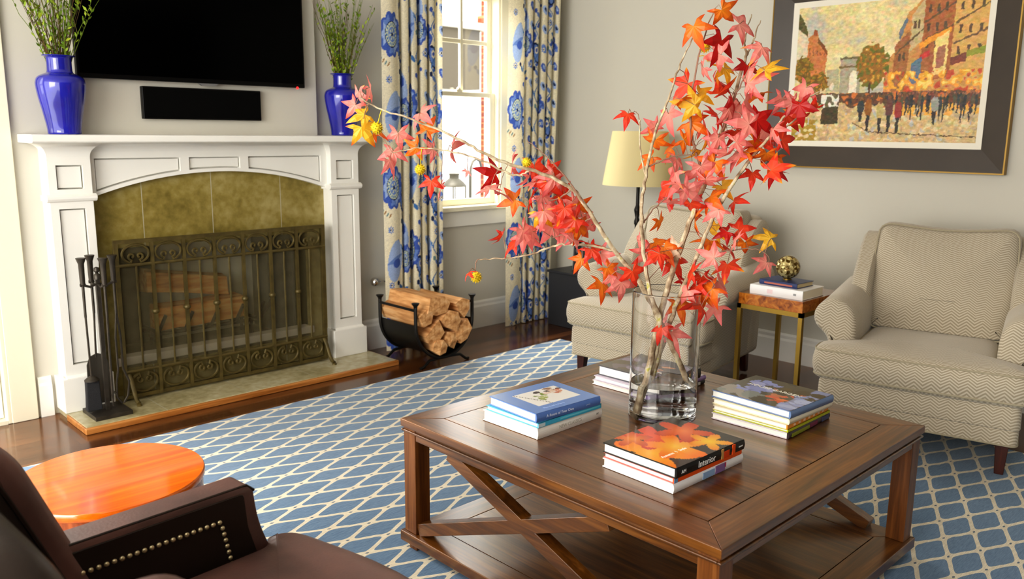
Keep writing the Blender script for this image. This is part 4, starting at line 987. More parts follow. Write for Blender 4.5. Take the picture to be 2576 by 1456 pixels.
def leaf_geom(c, size, tip, nrm, col, rnd):
    """five-pointed sweetgum leaf; tip = direction of middle lobe, nrm = face normal"""
    tip = tip.normalized(); nrm = (nrm - tip*nrm.dot(tip)).normalized(); sd = nrm.cross(tip)
    lob = [(-2.25, 0.72), (-1.12, 0.95), (0.0, 1.12), (1.12, 0.95), (2.25, 0.72)]
    V = []; Fc = []; Cc = []
    c0, c1 = LC[col]; alt = LC[rnd.choice('rpoy')][0] if rnd.random() < 0.35 else c0
    c0 = np.array(c0, float)*rnd.uniform(0.88, 1.06); c1 = np.array(c1, float)*rnd.uniform(0.92, 1.05); alt = np.array(alt, float)
    droop = rnd.uniform(0.1, 0.55); fold = rnd.uniform(-0.25, 0.35)
    def pt(a, r, lift=0.0):
        q = tip*math.cos(a)*r + sd*math.sin(a)*r
        return c + (q - nrm*(droop*r*r) + nrm*(lift + fold*abs(math.sin(a))*r*0.6))*size
    V.append(c + nrm*0.0); Cc.append(c1)
    ang = [l[0] for l in lob]
    ring = []
    for i, (a, r) in enumerate(lob):
        w_ = 0.36 if abs(a) < 2 else 0.30
        for (aa, rr, lift, cc) in ((a-w_, r*0.58, 0, c0*0.6+c1*0.4), (a-0.13, r*0.84, -0.01, c0), (a, r*1.08, -0.03, alt), (a+0.13, r*0.84, -0.01, c0), (a+w_, r*0.58, 0, c0*0.6+c1*0.4)):
            V.append(pt(aa, rr, lift)); Cc.append(cc); ring.append(len(V)-1)
        # rib point inside the lobe, raised for a crease
        V.append(pt(a, r*0.55, 0.05)); Cc.append(c1*0.7+c0*0.3); rib = len(V)-1
        k = ring[-5:]
        Fc += [(0, k[0], rib), (0, rib, k[4]), (k[0], k[1], rib), (k[1], k[2], rib), (k[2], k[3], rib), (k[3], k[4], rib)]
        if i < 4:
            an = (a + ang[i+1])/2; V.append(pt(an, 0.44)); Cc.append(c0*0.5+c1*0.5); v_ = len(V)-1; Fc.append((0, k[4], v_)); ring.append(v_)
        if i > 0: Fc.append((0, ring[-5 - (2 if i < 4 else 1)] if False else prev_v, k[0]))
        if i < 4: prev_v = v_
    return V, Fc, Cc
def branch(label, stems, leaves, pods, seed):
    """stems: list of (pts, r0, r1, twig?) ; leaves: (x, y, colour, size_px, depth)"""
    rnd = random.Random(seed); base = stems[0][0][0]
    t = thing('maple_branch', label, 'branch', tuple(base), 0, 'autumn branches in the glass vase')
    b = MB(); allp = []
    for (pts, ra, rb, tw) in stems:
        q = smooth_path(pts, 6); n = len(q)
        q = [p + Vector((rnd.uniform(-1, 1), rnd.uniform(-1, 1), rnd.uniform(-1, 1)))*0.0022 for p in q]
        b.tube(q, [ra+(rb-ra)*k/(n-1) for k in range(n)], 8 if not tw else 6, 1 if tw else 0)
        allp += q
    stem_o = None
    V = []; Fc = []; Cc = []
    for (x, y, colr, sz, dd) in leaves:
        c = pp(x, y, dd); s = sz/F_PX*HD*1.06
        out = (ray(x, y)*-1).normalized()
        nrm = (out + Vector((rnd.uniform(-.9, .9), rnd.uniform(-.9, .9), rnd.uniform(-.2, .9)))).normalized()
        tip = Vector((rnd.uniform(-1, 1), rnd.uniform(-1, 1), rnd.uniform(-1.5, 0.35)))
        v, f, cc = leaf_geom(c, s, tip, nrm, colr, rnd); i0 = len(V); V += v; Fc += [tuple(i+i0 for i in g) for g in f]; Cc += cc
        # petiole to the closest stem point
        near = min(allp, key=lambda p: (p-c).length)
        if (near-c).length < 0.16: b.tube([near, near.lerp(c, 0.5)+Vector((0, 0, 0.012)), c], 0.0011, 4, 1)
    b.build('branch_stem', [M_STEM, M_TWIG], t, world=True)
    if V:
        Mi = XF[t.name].inverted(); vc_mesh('leaves', [Mi @ p for p in V], Fc, Cc, M_LEAF, t, smooth=False)
    for (x, y, dd, r) in pods:
        c = pp(x, y, dd); m = MB(); rr = r/F_PX*HD; rn = random.Random(int(x)); n = 16
        prof = []
        for k in range(9):
            a = PI*k/8; prof.append((max(1e-4, rr*0.85*math.sin(a)), -rr*0.85*math.cos(a)))
        m.lathe(prof, tuple(c), 14)
        for k in range(60):
            z = 1-2*(k+.5)/60; a = k*2.39996; q = Vector((math.sqrt(1-z*z)*math.cos(a), math.sqrt(1-z*z)*math.sin(a), z)); m.tube([c+q*rr*0.7, c+q*rr*1.12], [rr*0.13, rr*0.02], 4)
        near = min(allp, key=lambda p: (p-c).length); m.tube([near, near.lerp(c, 0.4)+Vector((0,0,0.004)), c], 0.0014, 5)
        m.build('seed_ball', M_POD, t, world=True)
    return t
def C1(x, y): return (1500+.5495*x, .5495*y)
def C2(x, y): return (850+.3984*x, 180+.3984*y)
rl = random.Random(42)
def mk(lst, fn, sz, dz):
    out = []
    for (x, y, c) in lst:
        px, py = fn(x, y); out.append((px, py, c, (20 if (x, y) in ((825, 1270), (816, 627)) else sz)*rl.uniform(0.78, 1.15), rl.uniform(-dz, dz)))
    return out
tall = [(445,120,'o'),(575,45,'o'),(655,110,'p'),(575,185,'d'),(570,250,'p'),(585,310,'y'),(490,310,'p'),(540,370,'p'),(690,300,'d'),(770,320,'y'),(745,430,'o'),(760,215,'p'),(620,440,'d'),(680,460,'p'),(550,530,'r'),(600,600,'p'),(640,600,'r'),(720,640,'o'),(760,650,'r'),(735,550,'d'),(700,570,'p'),(610,500,'p'),(640,650,'p'),(560,630,'p'),(540,740,'o'),(600,700,'p'),(575,850,'y'),(520,900,'o'),(630,920,'r'),(560,960,'p'),(450,1000,'o'),(550,1060,'y'),(520,1100,'o'),(540,1180,'p'),(700,700,'o'),(630,520,'p'),(690,380,'p'),(735,345,'p'),(650,700,'p'),(590,760,'p'),(500,820,'p'),(660,480,'p'),(560,430,'r')]
upright = [(420,380,'r'),(385,460,'o'),(470,430,'y'),(430,560,'o'),(400,640,'o'),(500,620,'p'),(330,520,'p'),(270,580,'p'),(270,640,'o'),(345,680,'o'),(250,720,'o'),(440,780,'p'),(480,760,'p'),(360,790,'p'),(330,860,'r'),(340,920,'p'),(410,870,'p'),(430,930,'r'),(480,690,'y'),(145,520,'r'),(290,1010,'o'),(265,1110,'o'),(290,1160,'r'),(350,1190,'r'),(360,1140,'c'),(200,1100,'p'),(450,480,'y'),(310,1130,'o'),(460,850,'p'),(385,840,'p'),(480,560,'p'),(370,730,'p'),(240,1150,'p')]
right = [(850,450,'p'),(900,470,'p'),(960,400,'p'),(990,500,'r'),(940,540,'r'),(820,720,'o'),(800,780,'r'),(715,790,'r'),(810,590,'p'),(600,1210,'r'),(650,1050,'r'),(440,1250,'r'),(480,1270,'r'),(500,1350,'o'),(380,1390,'o'),(480,1400,'r'),(420,1330,'p'),(530,1320,'o'),(680,1110,'o'),(800,1090,'y'),(780,1200,'p'),(560,1290,'p'),(850,640,'r'),(770,600,'p'),(870,520,'r'),(930,480,'d'),(780,700,'o'),(640,1100,'p'),(600,1130,'r'),(510,1290,'p'),(460,1310,'r'),(550,1400,'p'),(400,1290,'d'),(300,1500,'r'),(345,1520,'p'),(310,1490,'p'),(600,1060,'d'),(820,790,'d')]
left = [(130,130,'p'),(110,210,'p'),(200,100,'p'),(170,270,'y'),(150,350,'y'),(220,370,'o'),(380,390,'p'),(350,500,'p'),(330,560,'p'),(500,480,'o'),(520,260,'p'),(560,370,'o'),(600,490,'p'),(720,480,'p'),(590,690,'r'),(650,740,'p'),(1000,650,'d'),(960,740,'p'),(1020,760,'p'),(1120,810,'o'),(1220,800,'r'),(1100,580,'p'),(1240,590,'r'),(1210,660,'p'),(1340,620,'r'),(1280,720,'o'),(1370,660,'p'),(1290,780,'p'),(1380,780,'r'),(1300,880,'p'),(1280,890,'y'),(1270,950,'p'),(1400,920,'r'),(1350,980,'p'),(1430,860,'r'),(1040,1030,'r'),(1170,1030,'p'),(1120,1080,'r'),(1230,1010,'p'),(1510,850,'o'),(1560,900,'p'),(1520,980,'o'),(1490,1070,'p'),(1580,1080,'r'),(1600,1120,'r'),(1540,1180,'o'),(1450,1000,'p'),(1660,1150,'p'),(1700,1240,'o'),(1730,1290,'p'),(1670,1340,'o'),(1790,1330,'p'),(1860,1260,'r'),(1440,780,'r'),(1600,970,'p'),(1480,820,'p'),(825,1270,'r'),(816,627,'p'),(1360,850,'r'),(1320,700,'r'),(1250,700,'p'),(1450,920,'p'),(1170,1000,'p'),(1500,930,'r')]
S = lambda *q: [pp(x, y, d) for (x, y, d) in q]
branch('tallest forked branch of red and orange leaves rising from the glass vase', [
    (S((1608,1040,-.04),(1636,905,-.02),(1660,800,0),(1690,690,.01),(1735,560,.02),(1775,455,.03),(1815,335,.04),(1848,235,.05),(1878,140,.06)), 0.0125, 0.0045, False),
    (S((1878,140,.06),(1874,100,.06),(1890,35,.07)), 0.004, 0.0015, False), (S((1878,140,.06),(1896,100,.06),(1912,52,.05)), 0.004, 0.0012, False),
    (S((1775,455,.03),(1750,380,0),(1735,300,-.02),(1745,200,-.03),(1772,90,-.04),(1800,20,-.04)), 0.005, 0.0015, True), (S((1815,335,.04),(1840,260,0),(1870,200,-.02),(1910,120,-.03)), 0.004, 0.0012, True)],
    mk(tall, C1, 47, 0.09), [(1773,118,-.03,14), (1785,145,-.03,10)], 1)
branch('slender upright grey branch of the vase bouquet passing before the lamp shade', [
    (S((1612,1028,-.02),(1650,885,-.01),(1660,800,-.02),(1636,740,-.03),(1618,620,-.05),(1615,520,-.06),(1626,430,-.06),(1648,335,-.06),(1680,250,-.06),(1712,160,-.05),(1742,95,-.05)), 0.0095, 0.002, False),
    (S((1622,440,-.06),(1612,370,-.07),(1609,300,-.08)), 0.003, 0.002, False), (S((1609,300,-.08),(1600,282,-.08),(1587,283,-.08)), 0.0016, 0.001, True),
    (S((1618,560,-.05),(1650,520,-.03),(1700,480,-.02)), 0.003, 0.0012, True), (S((1630,420,-.06),(1690,395,-.05),(1740,390,-.04)), 0.003, 0.001, True)],
    mk(upright, C1, 44, 0.07), [], 2)
branch('branch of red leaves leaning from the vase toward the painting', [
    (S((1615,1035,.03),(1655,905,.03),(1692,790,.02),(1738,680,0),(1795,545,-.01),(1868,425,-.02),(1930,352,-.02),(1975,290,-.02),(1997,263,-.02),(2062,230,-.03)), 0.010, 0.002, False),
    (S((1930,352,-.02),(1990,310,0),(2030,270,.02)), 0.004, 0.0015, False), (S((1738,680,0),(1800,640,-.03),(1880,625,-.05),(1930,640,-.06),(1934,672,-.06)), 0.0028, 0.0008, True), (S((1738,680,0),(1770,690,-.05),(1800,720,-.07)), 0.003, 0.001, True)],
    mk(right, C1, 42, 0.08), [], 3)
branch('long low branch reaching from the vase toward the fireplace mantel', [
    (S((1745,1000,.02),(1712,920,.01),(1674,838,0),(1640,765,-.01),(1596,690,-.02),(1545,630,-.03),(1490,545,-.04),(1440,475,-.05),(1360,436,-.06),(1270,408,-.07),(1190,370,-.08),(1125,335,-.08),(1040,302,-.09),(960,275,-.09),(905,245,-.10)), 0.0105, 0.002, False),
    (S((1330,432,-.06),(1290,440,-.05),(1215,405,-.04),(1140,383,-.03),(1060,372,-.03),(985,385,-.03)), 0.004, 0.0013, False), (S((1545,630,-.03),(1480,618,-.02),(1420,614,0),(1385,622,.01),(1330,642,.02),(1262,650,.02),(1205,652,.02)), 0.0048, 0.002, False), (S((1205,652,.02),(1196,662,.02),(1197,690,.02)), 0.0018, 0.0014, True), (S((1490,545,-.04),(1440,580,-.02),(1390,600,0)), 0.003, 0.001, True), (S((1440,475,-.05),(1400,500,-.03),(1330,510,-.02)), 0.0035, 0.001, True), (S((1480,530,-.04),(1420,440,-.07),(1370,390,-.08),(1328,355,-.08)), 0.003, 0.001, True)],
    mk(left, C2, 42, 0.06), [(948,322,-.09,15), (1057,426,-.03,14), (1325,408,-.07,12), (1198,697,.02,15)], 4)

# ------------------------------------------------------------------ armchairs
def dens(poly, rad, n=4):
    """round the corners of a polygon and densify straight runs"""
    P = [Vector(p) for p in poly]; N = len(P); out = []
    for i in range(N):
        a, p, c = P[i-1], P[i], P[(i+1) % N]; r = rad[i] if hasattr(rad, '__len__') else rad
        d1 = (a-p).normalized(); d2 = (c-p).normalized(); r = min(r, (a-p).length*0.49, (c-p).length*0.49)
        p1 = p+d1*r; p2 = p+d2*r
        for k in range(n+1):
            t = k/n; out.append(p1*(1-t)**2 + p*2*t*(1-t) + p2*t*t)
    res = []
    for i in range(len(out)):
        a, c = out[i], out[(i+1) % len(out)]; L = (c-a).length; m = max(1, int(L/0.05))
        for k in range(m):
            q = a.lerp(c, k/m)
            if not res or (res[-1]-q).length > 1e-5: res.append(q)
    return [(q.x, q.y) for q in res]
def armchair(x, y, rz, label):
    """origin: floor under the middle of the front edge; local +X is forward"""
    t = thing('armchair', label, 'armchair', (x, y, 0), rz, 'herringbone armchairs')
    # base
    ol = dens([(0.0-0.02, -0.40), (0.0-0.02, 0.40), (-0.82, 0.38), (-0.82, -0.38)], 0.035)
    b = MB(); b.loft(ol, [(0.012, 0.145), (0.0, 0.15), (0.0, 0.21), (0.003, 0.214), (-0.004, 0.22), (-0.002, 0.30), (0.01, 0.318)], lambda u, v, q: (u, v, q)); b.build('seat_base', M_FAB, t)
    b = MB(); pipe = [(p[0]*1.0+0.0, p[1], 0.149) for p in ol]; b.tube(pipe + pipe[:1], 0.004, 6, cap=False); b.build('base_piping', M_PIPE, t)
    # T seat cushion
    T = [(0.0, -0.425), (0.012, 0.0), (0.0, 0.425), (-0.17, 0.425), (-0.175, 0.285), (-0.62, 0.275), (-0.62, -0.275), (-0.175, -0.285), (-0.17, -0.425)]
    ol = dens(T, [0.05, 0.2, 0.05, 0.05, 0.02, 0.06, 0.06, 0.02, 0.05])
    b = MB(); b.loft(ol, [(0.03, 0.312), (0.008, 0.322), (0.0, 0.335), (-0.010, 0.375), (-0.010, 0.41), (0.0, 0.448), (0.012, 0.458), (0.04, 0.468)], lambda u, v, q: (u, v, q), crown1=0.02)
    cu = b.build('seat_cushion', M_FAB, t)
    for z in (0.334, 0.449):
        b = MB(); pth = [(p[0], p[1], z) for p in ol]; b.tube(pth+pth[:1], 0.0045, 6, cap=False); b.build('cushion_piping', M_PIPE, cu)
    # rolled arms
    for s in (-1, 1):
        prof = [(0.285, 0.15), (0.285, 0.50), (0.287, 0.56), (0.305, 0.61), (0.345, 0.645), (0.395, 0.655), (0.445, 0.635), (0.475, 0.59), (0.476, 0.545), (0.455, 0.51), (0.425, 0.49), (0.405, 0.46), (0.402, 0.40), (0.40, 0.30), (0.395, 0.15)]
        ol2 = dens([(s*u, v) for u, v in prof], 0.02, 2)
        def fn(u, v, q): return (q, u, v + 0.06*max(0, (-q-0.25))*(1 if v > 0.4 else (v-0.15)/0.25))
        b = MB(); b.loft(ol2, [(0.03, -0.172), (0.012, -0.176), (0.0, -0.19), (0.0, -0.35), (0.0, -0.55), (0.0, -0.80), (0.02, -0.82)], fn, crown0=0.004); b.build('arm', M_FAB, t)
    # back frame with wings
    def tilt(z): return 0.30*max(0.0, z-0.30)
    bo = dens([(-0.40, 0.15), (0.40, 0.15), (0.405, 0.55), (0.375, 0.80), (0.345, 0.90), (0.30, 0.93), (0.0, 0.935), (-0.30, 0.93), (-0.345, 0.90), (-0.375, 0.80), (-0.405, 0.55)], 0.03, 3)
    b = MB(); b.loft(bo, [(0.03, 0.0), (0.008, -0.008), (0.0, -0.03), (0.0, -0.10), (0.01, -0.125), (0.04, -0.135)], lambda u, v, q: (-0.64-tilt(v)+q, u, v)); b.build('backrest', M_FAB, t)
    for s in (-1, 1):
        wg = dens([(-0.70, 0.50), (-0.52, 0.60), (-0.56, 0.72), (-0.70, 0.86), (-0.80, 0.92), (-0.90, 0.90), (-0.88, 0.60)], 0.04, 3)
        b = MB(); b.loft(wg, [(0.02, 0.30), (0.0, 0.315), (0.0, 0.375), (0.02, 0.39)], lambda u, v, q: (u, s*q, v)); b.build('back_wing', M_FAB, t)
    # loose back cushion
    bc = dens([(-0.30, 0.46), (0.30, 0.46), (0.315, 0.70), (0.305, 0.95), (0.0, 0.975), (-0.305, 0.95), (-0.315, 0.70)], [0.05, 0.05, 0.2, 0.06, 0.2, 0.06, 0.2])
    def fc(u, v, q): return (-0.52-tilt(v)*0.92+q, u, v - 0.02*math.cos(u*9)*(1 if v > 0.9 else 0))
    b = MB(); b.loft(bc, [(0.05, 0.015), (0.012, 0.0), (0.0, -0.02), (-0.006, -0.07), (0.0, -0.13), (0.02, -0.15)], fc, crown0=0.045); k = b.build('back_cushion', M_FAB, t)
    b = MB(); pth = [fc(p[0], p[1], -0.005) for p in bc]; b.tube(pth+pth[:1], 0.0045, 6, cap=False); b.build('cushion_piping', M_PIPE, k)
    for (lx, ly) in ((-0.075, 0.345), (-0.075, -0.345), (-0.76, 0.33), (-0.76, -0.33)):
        b = MB(); z0 = 0.0125 if lx > -0.3 else 0.0125
        vs = []
        for (h_, hwid, off) in ((0.15, 0.026, 0), (z0, 0.017, 0.012 if lx > -0.3 else -0.03)):
            for (i, j) in ((-1,-1),(1,-1),(1,1),(-1,1)): vs.append((lx+off+i*hwid, ly+j*hwid, h_))
        b.add(vs, [(0,1,2,3),(4,7,6,5),(0,4,5,1),(1,5,6,2),(2,6,7,3),(3,7,4,0)]); b.build('leg', M_DKWOOD, t, bevel=0.003)
    return t
armchair(3.535, 2.722, PI+math.radians(7), 'beige herringbone armchair between floor lamp and brass side table, half hidden by leaves')
armchair(3.64, 1.268, PI+math.radians(13), 'beige herringbone armchair standing alone beneath the framed painting')

# ------------------------------------------------------------------ side table with books and ball
st = thing('side_table', 'brass legged side table with burl wood top between the two armchairs', 'side table', (4.10, 2.11, 0))
EX0, EX1, EY0, EY1, EZ = 3.885, 4.335, 1.915, 2.282, 0.58
b = MB(); b.box(EX0+0.004, EX1-0.004, EY0+0.004, EY1-0.004, EZ-0.058, EZ, 0); o = b.build('table_top', [M_BURL, M_BURLD], st, world=True)
for p in o.data.polygons:
    if p.normal.z > 0.9: p.material_index = 1
b = MB(); s = 0.022
for (p, q, r, u) in ((EX0, EX1, EY0, EY0+s), (EX0, EX1, EY1-s, EY1), (EX0, EX0+s, EY0, EY1), (EX1-s, EX1, EY0, EY1)): b.box(p, q, r, u, EZ-0.082, EZ-0.058)
b.build('brass_rail', M_BRASS, st, world=True)
for x in (EX0, EX1-s):
    for y in (EY0, EY1-s): MB().box(x, x+s, y, y+s, 0.0, EZ-0.06).build('leg', M_BRASS, st, world=True)
def flat_book(label, x, y, z, rz, L, W, h, cover, page, spine=None, txt=None, bits=()):
    """spine faces -X: local book turned so its spine looks to the room"""
    return book(label, 'books on the brass side table', x, y, z, rz, L, W, h, cover, spine=spine, page=page, spine_txt=txt or (), spine_bits=bits)
flat_book('thick white book lying under a navy book on the side table', 3.915, 2.23, EZ+0.0005, -PI/2, 0.295, 0.225, 0.048, (244,242,240), mat('cream_pages', (240,232,210), 0.8), bits=((0.245, 0.26, 0.02, 0.03, (150,150,150)), (0.10, 0.13, 0.012, 0.034, (238,214,214))))
flat_book('small navy book beneath the gold ball on the side table', 3.955, 2.20, EZ+0.049, -PI/2-0.04, 0.215, 0.165, 0.026, (52,66,110), mat('tan_pages', (206,190,150), 0.8), spine=(44,58,104), bits=((0.03, 0.19, 0.008, 0.016, (190,110,90)),))
gb = thing('gold_ball', 'openwork gold glass ball resting on the navy book', 'ornament', (4.04, 2.09, EZ+0.0755))
b = MB(); R_ = 0.061; prof = [(max(1e-4, R_*math.sin(PI*k/20)), -R_*math.cos(PI*k/20)+R_) for k in range(21)]
b.lathe(prof, (0, 0, 0.004), 40); b.build('ball', M_GOLD, gb)
b = MB(); b.lathe([(0.022, 0), (0.022, 0.004), (0.015, 0.008), (0.012, 0.008)], (0, 0, 0), 20); b.build('ring_base', M_BRASS, gb)

# ------------------------------------------------------------------ floor lamp
LX, LY = 4.45, 3.395
fl = thing('floor_lamp', 'dark floor lamp with cream tapered shade behind the armchair', 'floor lamp', (LX, LY, 0))
b = MB(); b.lathe([(0.0, 0), (0.14, 0), (0.14, 0.012), (0.13, 0.02), (0.03, 0.03), (0.014, 0.045)], (0, 0, 0), 32); b.build('base', M_BLACK, fl)
b = MB(); b.lathe([(0.0135, 0.03), (0.0135, 0.035), (0.0135, 0.795), (0.0135, 0.80), (0.019, 0.81), (0.019, 0.83), (0.012, 0.85), (0.020, 0.89), (0.022, 0.90), (0.020, 0.91), (0.012, 0.93), (0.0115, 0.935), (0.0115, 1.115), (0.0115, 1.12), (0.016, 1.13), (0.016, 1.18), (0.006, 1.19), (0.004, 1.43), (0, 1.435)], (0, 0, 0), 16); b.build('pole', M_BLACK, fl)
b = MB(); b.lathe([(0.014, 1.18), (0.03, 1.21), (0.032, 1.25), (0.022, 1.28), (0, 1.29)], (0, 0, 0), 16); b.build('bulb', mat('frosted_bulb', (245,242,230), 0.4), fl)
def sh_prof(r0_, r1_, z0_, z1_): return [(r0_, z0_), (r1_, z1_), (r1_-0.003, z1_), (r0_-0.003, z0_), (r0_, z0_)]
M_SHADE2 = mat('lamp_shade_linen', (240,228,180), 0.85); _N = NT(M_SHADE2); _t2 = _N.n('ShaderNodeBsdfTranslucent'); _t2.inputs[0].default_value = lin((244,230,176)); _mx = _N.n('ShaderNodeMixShader'); _mx.inputs[0].default_value = 0.35
_N.l(_N.b.outputs[0], _mx.inputs[1]); _N.l(_t2.outputs[0], _mx.inputs[2]); _N.l(_mx.outputs[0], s_out(M_SHADE2))
b = MB(); b.lathe(sh_prof(0.236, 0.18, 1.065, 1.412), (0, 0, 0), 48); b.f = b.f[:-2] if False else b.f; b.build('lamp_shade', M_SHADE2, fl)
b = MB()
for k in range(3):
    a = 2*PI*k/3+0.4; b.tube([(0.005, 0, 1.40), (0.178*math.cos(a), 0.178*math.sin(a), 1.405)], 0.002, 5)
b.build('shade_spider', M_BLACK, fl)

# ------------------------------------------------------------------ cabinet and small device in the corner
cb = thing('corner_cabinet', 'charcoal low cabinet in the corner behind the curtain and armchair', 'cabinet', (4.58, 3.9, 0))
b = MB(); b.box(4.43, 4.765, 3.62, 4.17, 0.0, 0.39); b.build('carcass', M_GREYCAB, cb, world=True, bevel=0.004)
b = MB(); b.box(4.42, 4.77, 3.61, 4.18, 0.39, 0.408); b.build('cabinet_top', M_GREYCAB, cb, world=True, bevel=0.004)
dv = thing('desk_gadget', 'small dark gadget with silver sides and red light on the charcoal cabinet', 'gadget', (4.56, 4.0, 0.408))
b = MB(); b.prism([(0.0, 0.0), (0.07, 0.0), (0.035, 0.19), (0.015, 0.19)], -0.035, 0.035, lambda u, v, q: (4.54+u, 3.99+q, 0.409+v)); b.build('body', mat('gadget_dark', (44,44,46), 0.4), dv, world=True, bevel=0.004)
for s_ in (-0.04, 0.034):
    b = MB(); b.prism([(-0.004, 0.0), (0.02, 0.0), (0.025, 0.185), (0.008, 0.185)], s_, s_+0.006, lambda u, v, q: (4.535+u, 3.99+q, 0.409+v)); b.build('silver_side', M_SILVER, dv, world=True)
b = MB(); b.lathe([(0.018, 0), (0.018, 0.004), (0.008, 0.006), (0, 0.006)], (0, 0, 0), 20); b.v = [(4.5475-z, 3.993+x, 0.555+y) for x, y, z in b.v]; b.build('dial', M_SILVER, dv, world=True)
b = MB(); b.lathe([(0.008, 0), (0.008, 0.004), (0, 0.006)], (0, 0, 0), 12); b.v = [(4.539-z, 3.985+x, 0.43+y) for x, y, z in b.v]; b.build('red_lamp', M_RED, dv, world=True)
b = MB(); b.lathe([(0.008, 0), (0.008, 0.012), (0.022, 0.02), (0.022, 0.03), (0.01, 0.035), (0, 0.035)], (4.565, 3.99, 0.598), 14); b.build('top_knob', M_TVB, dv, world=True)

# ------------------------------------------------------------------ framed painting
pt_ = thing('framed_painting', 'framed street painting in warm ochres on the wall over the armchairs', 'painting', (WX, 1.99, 1.22))
PYA, PYB, PZA, PZB = 1.335, 2.66, 1.215, 2.275; fwid = 0.118
LEAN = 0.012
def fr_bar(b, a0, a1, z0, z1, side, w_, d0, d1, mi=0):
    """mitred moulding with a sloped face: outer edge depth d1, inner edge depth d0 (from wall)"""
    q = {'l': [(a1, z0), (a1, z1), (a1-w_, z1-w_), (a1-w_, z0+w_)], 'r': [(a0, z0), (a0, z1), (a0+w_, z1-w_), (a0+w_, z0+w_)], 'b': [(a0, z0), (a1, z0), (a1-w_, z0+w_), (a0+w_, z0+w_)], 't': [(a0, z1), (a1, z1), (a1-w_, z1-w_), (a0+w_, z1-w_)]}[side]
    dep = [d1, d1, d0, d0]
    vs = [(WX-dep[i], q[i][0], q[i][1]) for i in range(4)] + [(WX-0.002, p[0], p[1]) for p in q]
    b.add(vs, [(0,1,2,3),(4,7,6,5),(0,4,5,1),(1,5,6,2),(2,6,7,3),(3,7,4,0)], mi)
M_FRAME = mat('dark_brown_frame', (66,56,46), 0.42, vary=0.08)
b = MB()
for s in 'lrbt': fr_bar(b, PYA, PYB, PZA, PZB, s, fwid, 0.022, 0.045)
b.build('frame', M_FRAME, pt_, world=True)
b = MB()
for s in 'lrbt': fr_bar(b, PYA-0.006, PYB+0.006, PZA-0.006, PZB+0.006, s, 0.007, 0.047, 0.047)
b.build('gilt_edge', mat('gilt_edge', (150,118,50), 0.4, 0.5), pt_, world=True)
b = MB(); ia, ib, za_, zb_ = PYA+fwid, PYB-fwid, PZA+fwid, PZB-fwid
for s in 'lrbt': fr_bar(b, ia, ib, za_, zb_, s, 0.032, 0.018, 0.026)
b.build('liner', mat('cream_liner', (236,230,214), 0.6), pt_, world=True)
def inpoly(X, Y, poly):
    inside = np.zeros(X.shape, bool); n = len(poly)
    for i in range(n):
        x1_, y1_ = poly[i]; x2_, y2_ = poly[(i+1) % n]
        c = ((y1_ > Y) != (y2_ > Y)) & (X < (x2_-x1_)*(Y-y1_)/((y2_-y1_) or 1e-9)+x1_); inside ^= c
    return inside
